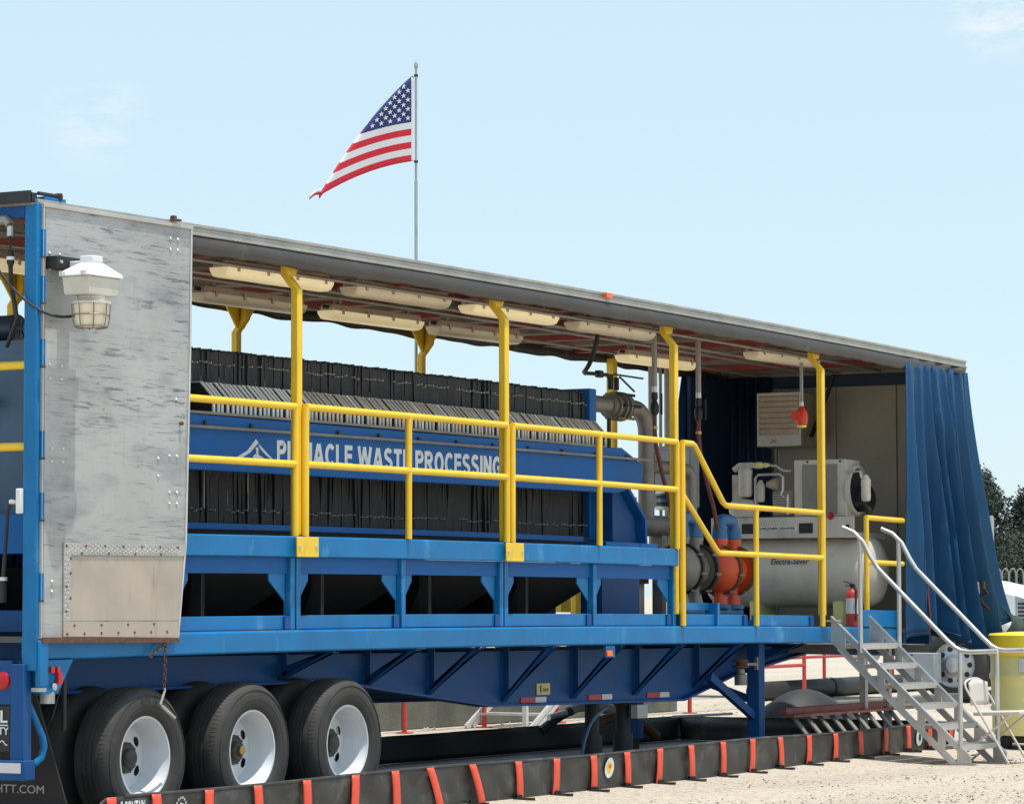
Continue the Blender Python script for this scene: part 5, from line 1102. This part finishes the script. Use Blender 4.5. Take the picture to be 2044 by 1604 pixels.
MB().lathe([(.43, .846), (.45, .85), (.45, 1.045), (.43, 1.06), (.25, 1.075), (0, 1.08)], dc, n=40).build('lid', 'yel_lid', DR, smooth=40)
MB().lathe([(.38, .03), (.38, .089)], dc, n=30).build('base', 'black', DR)
for a in (2.6, 3.5, 4.4): MB().lathe([(.0, -.028), (.03, -.028), (.03, -.02), (.065, -.02), (.065, .02), (0, .02)], (dc[0]+.36*math.cos(a), dc[1]+.36*math.sin(a), .025), (math.cos(a), math.sin(a), 0), 18).build('wheel', 'black', DR)
b = MB(); b.grid(lambda u, v: (dc[0]+.448*math.cos(3.15+.22*u), dc[1]+.448*math.sin(3.15+.22*u), .70+.13*v), 5, 1); b.build('label', 'tape_w', DR)
CN = thing('traffic_cone', 'small red cone on the ground beside the yellow drum', 'cone', (13.86, -.95, -.04))
MB().lathe([(.045, .01), (.012, .12), (0, .125)], (13.86, -.95, -.04), n=12).build('cone', 'redplastic', CN); MB().box(13.80, 13.92, -1.01, -.89, -.04, -.028, 1).build('base', 'white', CN)
# ------------------------------------------------------------------ yard behind the trailer
t = thing('concrete_wall', 'low weathered concrete wall behind the trailer', 'wall', (16, 6.5, 0))
q = None
for k in range(8):
    X = 8.0+k*1.6
    if q is None: q = MB().box(X, X+1.585, 6.40, 6.6, .0, .56, 1).build('wall_panel', 'concrete', t, bev=.01)
    else: dup(q, (k*1.6, 0, .004*(k % 3)))
t = thing('concrete_kerb', 'low concrete kerb at the edge of the far yard', 'kerb', (24, 5.1, 0))
q = None
for k in range(7):
    if q is None: q = MB().box(19.5, 21.4, 4.5, 4.7, .0, .13, 1).build('kerb_block', 'concrete', t, bev=.01)
    else: dup(q, (k*1.91, .02*(k % 2), 0))
def red_rail(y, X0, X1, n, label):
    t = thing('red_railing', label, 'railing', ((X0+X1)/2, y, 0), 'red pipe railings behind the trailer')
    for z, nm in ((.52, 'mid_rail'), (1.04, 'top_rail')): MB().line((X0, y, z), (X1, y, z), .024, 10).build(nm, 'red', t)
    for k in range(n):
        X = X0+(X1-X0)*k/(n-1); MB().lathe([(.09, 0), (.09, .012), (.026, .014), (.026, 1.05)], (X, y, 0), n=12).build('post', 'red', t)
red_rail(5.95, 13.72, 23.5, 7, 'long red pipe railing in front of the concrete wall'); red_rail(8.2, 24.0, 34.0, 5, 'farther red pipe railing beyond the black pipe')
t = thing('black_pipe', 'fat black poly pipe lying on the white gravel behind the trailer', 'pipe', (28, 7.2, 0))
MB().line((24.6, 7.2, .13), (34, 7.2, .13), .13, 20).build('pipe', 'black', t, smooth=60)
for X in (27.0, 31.0): MB().lathe([(.142, -.04), (.142, .04)], (X, 7.2, .13), (1, 0, 0), 20, (False, False)).build('coupling', 'liner', t)
t = thing('aluminium_steps', 'second set of aluminium steps standing behind the trailer', 'steps', (15.2, 5.5, 0))
for dy in (0, .8):
    for o in (0, .11): MB().bar((15.05+o*1.2, 5.2+dy, .02), (16.75+o*1.2, 5.2+dy, .95), .03, .05).build('stringer', 'alu', t)
for k in range(5): MB().box(15.32+k*.32, 15.55+k*.32, 5.21, 5.99, .14+k*.17, .165+k*.17, 1).build('tread', 'alu', t)
MB().box(14.92, 14.97, 5.18, 5.23, 0, .9, 1).build('rail_post', 'alu', t)
def mound(label, x, y, r, h, m):
    b = MB(); b.grid(lambda u, v: (x+r*(u-.5)*2, y+r*(v-.5), h*max(0, math.sin(u*math.pi)*math.sin(v*math.pi))), 12, 8); return tag(b.build('debris_heap', m, smooth=60), label, 'heap')
# ------------------------------------------------------------------ white road tractor beyond the nose (faces right)
TR = thing('truck', 'white road tractor parked beyond the blue curtain', 'truck', (25.3, 5.0, 0))
def tp(b, nm, m, par=None, **k): return b.build(nm, m, par or TR, **k)
# side seen is at x = 25.2; the nose points to -y
hood = [(4.95, 1.66), (4.5, 1.60), (4.0, 1.49), (3.72, 1.42), (3.62, 1.34), (3.58, .75), (3.85, .72), (3.95, .95), (4.2, 1.08), (4.5, 1.10), (4.8, 1.02), (4.98, .85)]
tp(MB().prism([(25.55, y, z) for y, z in hood], (1.5, 0, 0)), 'hood', 'truck', bev=.05)
b = MB(); b.tube([(25.42, 3.70, .78), (25.42, 3.80, .98), (25.42, 4.1, 1.13), (25.42, 4.5, 1.16), (25.42, 4.85, 1.08), (25.42, 5.02, .82)], .12, 10); tp(b, 'fender', 'truck', smooth=60)
tp(MB().box(25.5, 27.3, 4.96, 7.2, .75, 2.75, 1), 'cab', 'truck', bev=.08)
tp(MB().prism([(25.6, 4.94, 1.75), (27.2, 4.94, 1.75), (27.2, 5.0, 2.45), (25.6, 5.0, 2.45)], (0, .012, 0)), 'windscreen', 'black'); tp(MB().box(25.488, 25.499, 5.2, 5.9, 1.75, 2.4, 1), 'side_window', 'black')
g = tp(MB().box(25.62, 26.95, 3.55, 3.575, .78, 1.38, 1), 'grille', 'black')
for k in range(8): tp(MB().box(25.66, 26.9, 3.53, 3.549, .80+k*.072, .835+k*.072, 1), 'grille_bar', 'greybox', g)
tp(MB().prism([(25.545, y, z) for y, z in ((3.84, 1.41), (3.66, 1.35), (3.63, .9), (3.84, .95))], (.004, 0, 0)), 'grille_side', 'greybox')
q = None
for k in range(7):
    tp(MB().box(25.535, 25.544, 3.655, 3.80, .98+k*.052, 1.005+k*.052, 1), 'vent_slot', 'black')
tp(text('277', (25.53, 4.13, 1.345), (0, -1, 0), (0, 0, 1), .045, .13, .001, .02), 'number', 'black')
tp(MB().box(25.3, 27.4, 3.45, 3.75, .42, .70, 1), 'bumper', 'truck', bev=.03)
def twheel(X, y, r=.5):
    w = tp(MB().lathe([(.30, .0), (.29, .02), (.27, .03), (.20, .05), (.12, .0), (.10, -.03), (0, -.04)], (X, y, r), (1, 0, 0), 30, (False, False)), 'wheel', 'chrome', smooth=50)
    tp(MB().lathe([(.30, .0), (.33, -.03), (.42, -.035), (.48, -.01), (.5, .03), (.5, .2), (.45, .25)], (X, y, r), (1, 0, 0), 36, (False, False)), 'tyre', 'tyre', w, smooth=50)
    for k in range(10):
        a = k*math.pi/5; tp(MB().lathe([(.036, -.002), (.036, .01)], (X+.035, y+.215*math.cos(a), r+.215*math.sin(a)), (1, 0, 0), 10), 'hand_hole', 'black', w)
twheel(25.30, 4.62); twheel(25.30, 9.0); twheel(25.30, 10.4)
tp(MB().lathe([(.125, 0), (.125, .34)], (25.6, 5.85, .67), (0, 1, 0), 24), 'fuel_tank', 'chrome', smooth=50); tp(MB().box(24.95, 25.2, 4.75, 5.2, .26, .66, 1), 'battery_box', 'greybox', bev=.01); tp(MB().box(25.2, 25.9, 4.85, 5.1, .5, .6, 1), 'box_bracket', 'dark')
tp(MB().box(25.9, 26.8, 4.0, 12, .62, .85, 1), 'chassis', 'dark')
b = MB(); b.tube([(25.4, 5.05, 1.5), (25.33, 4.98, 1.62), (25.33, 4.9, 1.9), (25.4, 4.95, 2.0)], .015, 8); tp(b, 'mirror_arm', 'alu')
PO = tag(MB().lathe([(.045, 0), (.045, 2.8), (.03, 2.84)], (40.5, 10.17, 0), n=12).build('grey_pole', 'pole'), 'grey steel pole standing beyond the white truck', 'pole')
# ------------------------------------------------------------------ hooped fence and pines
FE = thing('hooped_fence', 'grey hooped wire fence in front of the pine trees', 'fence', (42.6, 10.5, 0))
hp_ = None
fx, fy = .37, -.929; q0 = Vector((42.1, 12.0, 0))
for k in range(34):
    c = q0+Vector((fx, fy, 0))*(k*.135); d = Vector((fx, fy, 0))
    if hp_ is None:
        hp_ = MB().tube([c-d*.06, c-d*.06+Vector((0, 0, 1.79))]+[c+d*(.06*-math.cos(t*math.pi/6))+Vector((0, 0, 1.79+.11*math.sin(t*math.pi/6))) for t in range(1, 6)]+[c+d*.06+Vector((0, 0, 1.79)), c+d*.06], .012, 6).build('fence_hoop', 'fence', FE)
    else: dup(hp_, d*(k*.135))
for z in (.3, 1.0, 1.48): MB().bar(q0+Vector((0, 0, z)), q0+Vector((fx, fy, 0))*4.6+Vector((0, 0, z)), .02, .03).build('fence_rail', 'fence', FE)
def pine(x, y, h, w, seed, label):
    t = thing('pine_tree', label, 'tree', (x, y, 0), 'pine trees beyond the fence'); rg = random.Random(seed)
    b = MB(); b.tube([(x, y, 0), (x+.1, y, h*.4), (x-.1, y+.1, h*.75), (x, y, h*.97)], [.22, .17, .10, .02], 7)
    cl = []
    for k in range(40):
        f = .10+.88*(k/39)**.9; a = rg.random()*6.28; L_ = w*(1-((f-.45)/.62)**2*.85 if f > .45 else .75+.25*f/.45)*(.45+.6*rg.random())
        e = Vector((x+L_*math.cos(a), y+L_*math.sin(a), h*f+.4*rg.random())); b.tube([(x, y, h*f-.3), tuple((Vector((x, y, h*f-.3))+e)/2+Vector((0, 0, .15))), tuple(e)], [.06, .04, .015], 4)
        cl.append((e, 1.0+.7*rg.random())); cl.append((Vector((x, y, h*f)).lerp(e, .5), 1.0+.6*rg.random()))
    b.build('trunk', 'bark', t, smooth=60)
    for m_, part_ in (('leaf_a', 0), ('leaf_b', 1)):
        b = MB()
        for ci, (c, r_) in enumerate(cl):
            for k in range(120):
                if (k % 3 == 0) != (part_ == 1): continue
                d = Vector((rg.gauss(0, 1), rg.gauss(0, 1), rg.gauss(0, .7))); d *= r_*.45*rg.random()**.3/max(.3, d.length)*1.7
                p = c+d; s = .08+.13*rg.random(); n1 = Vector((rg.gauss(0, 1), rg.gauss(0, 1), rg.gauss(0, 1))).normalized(); n2 = n1.orthogonal().normalized(); n3 = n1.cross(n2)
                b.add([p-n2*s, p-n3*s*.5, p+n2*s, p+n3*s*.6], [(0, 1, 2, 3)])
        b.build('crown', m_, t, smooth=0, recalc=False)
for i, (x, y, h, w, l) in enumerate([(266, 101.5, 12.2, 3.4, 'tall dark pine just right of the blue curtain'), (269, 98.2, 10.7, 2.6, 'lower pine in the dip of the tree line'), (266, 95.0, 12.0, 3.2, 'tall dark pine at the right edge of the photo'),
        (272, 105, 11.0, 3.6, 'pine hidden mostly behind the blue curtain'), (275, 100, 9.2, 3.6, 'lower pine filling the tree line behind the first pines'), (274, 96.5, 9.6, 3.6, 'broad pine filling the tree line at the right'), (262, 99.5, 6.5, 3.0, 'short young pine in front of the tree line'), (261, 96, 6.2, 2.8, 'short young pine in front at the right edge'), (268, 91, 11.5, 3.4, 'pine just outside the right edge of the tree line')]):
    pine(x, y, h, w, 40+i, l)
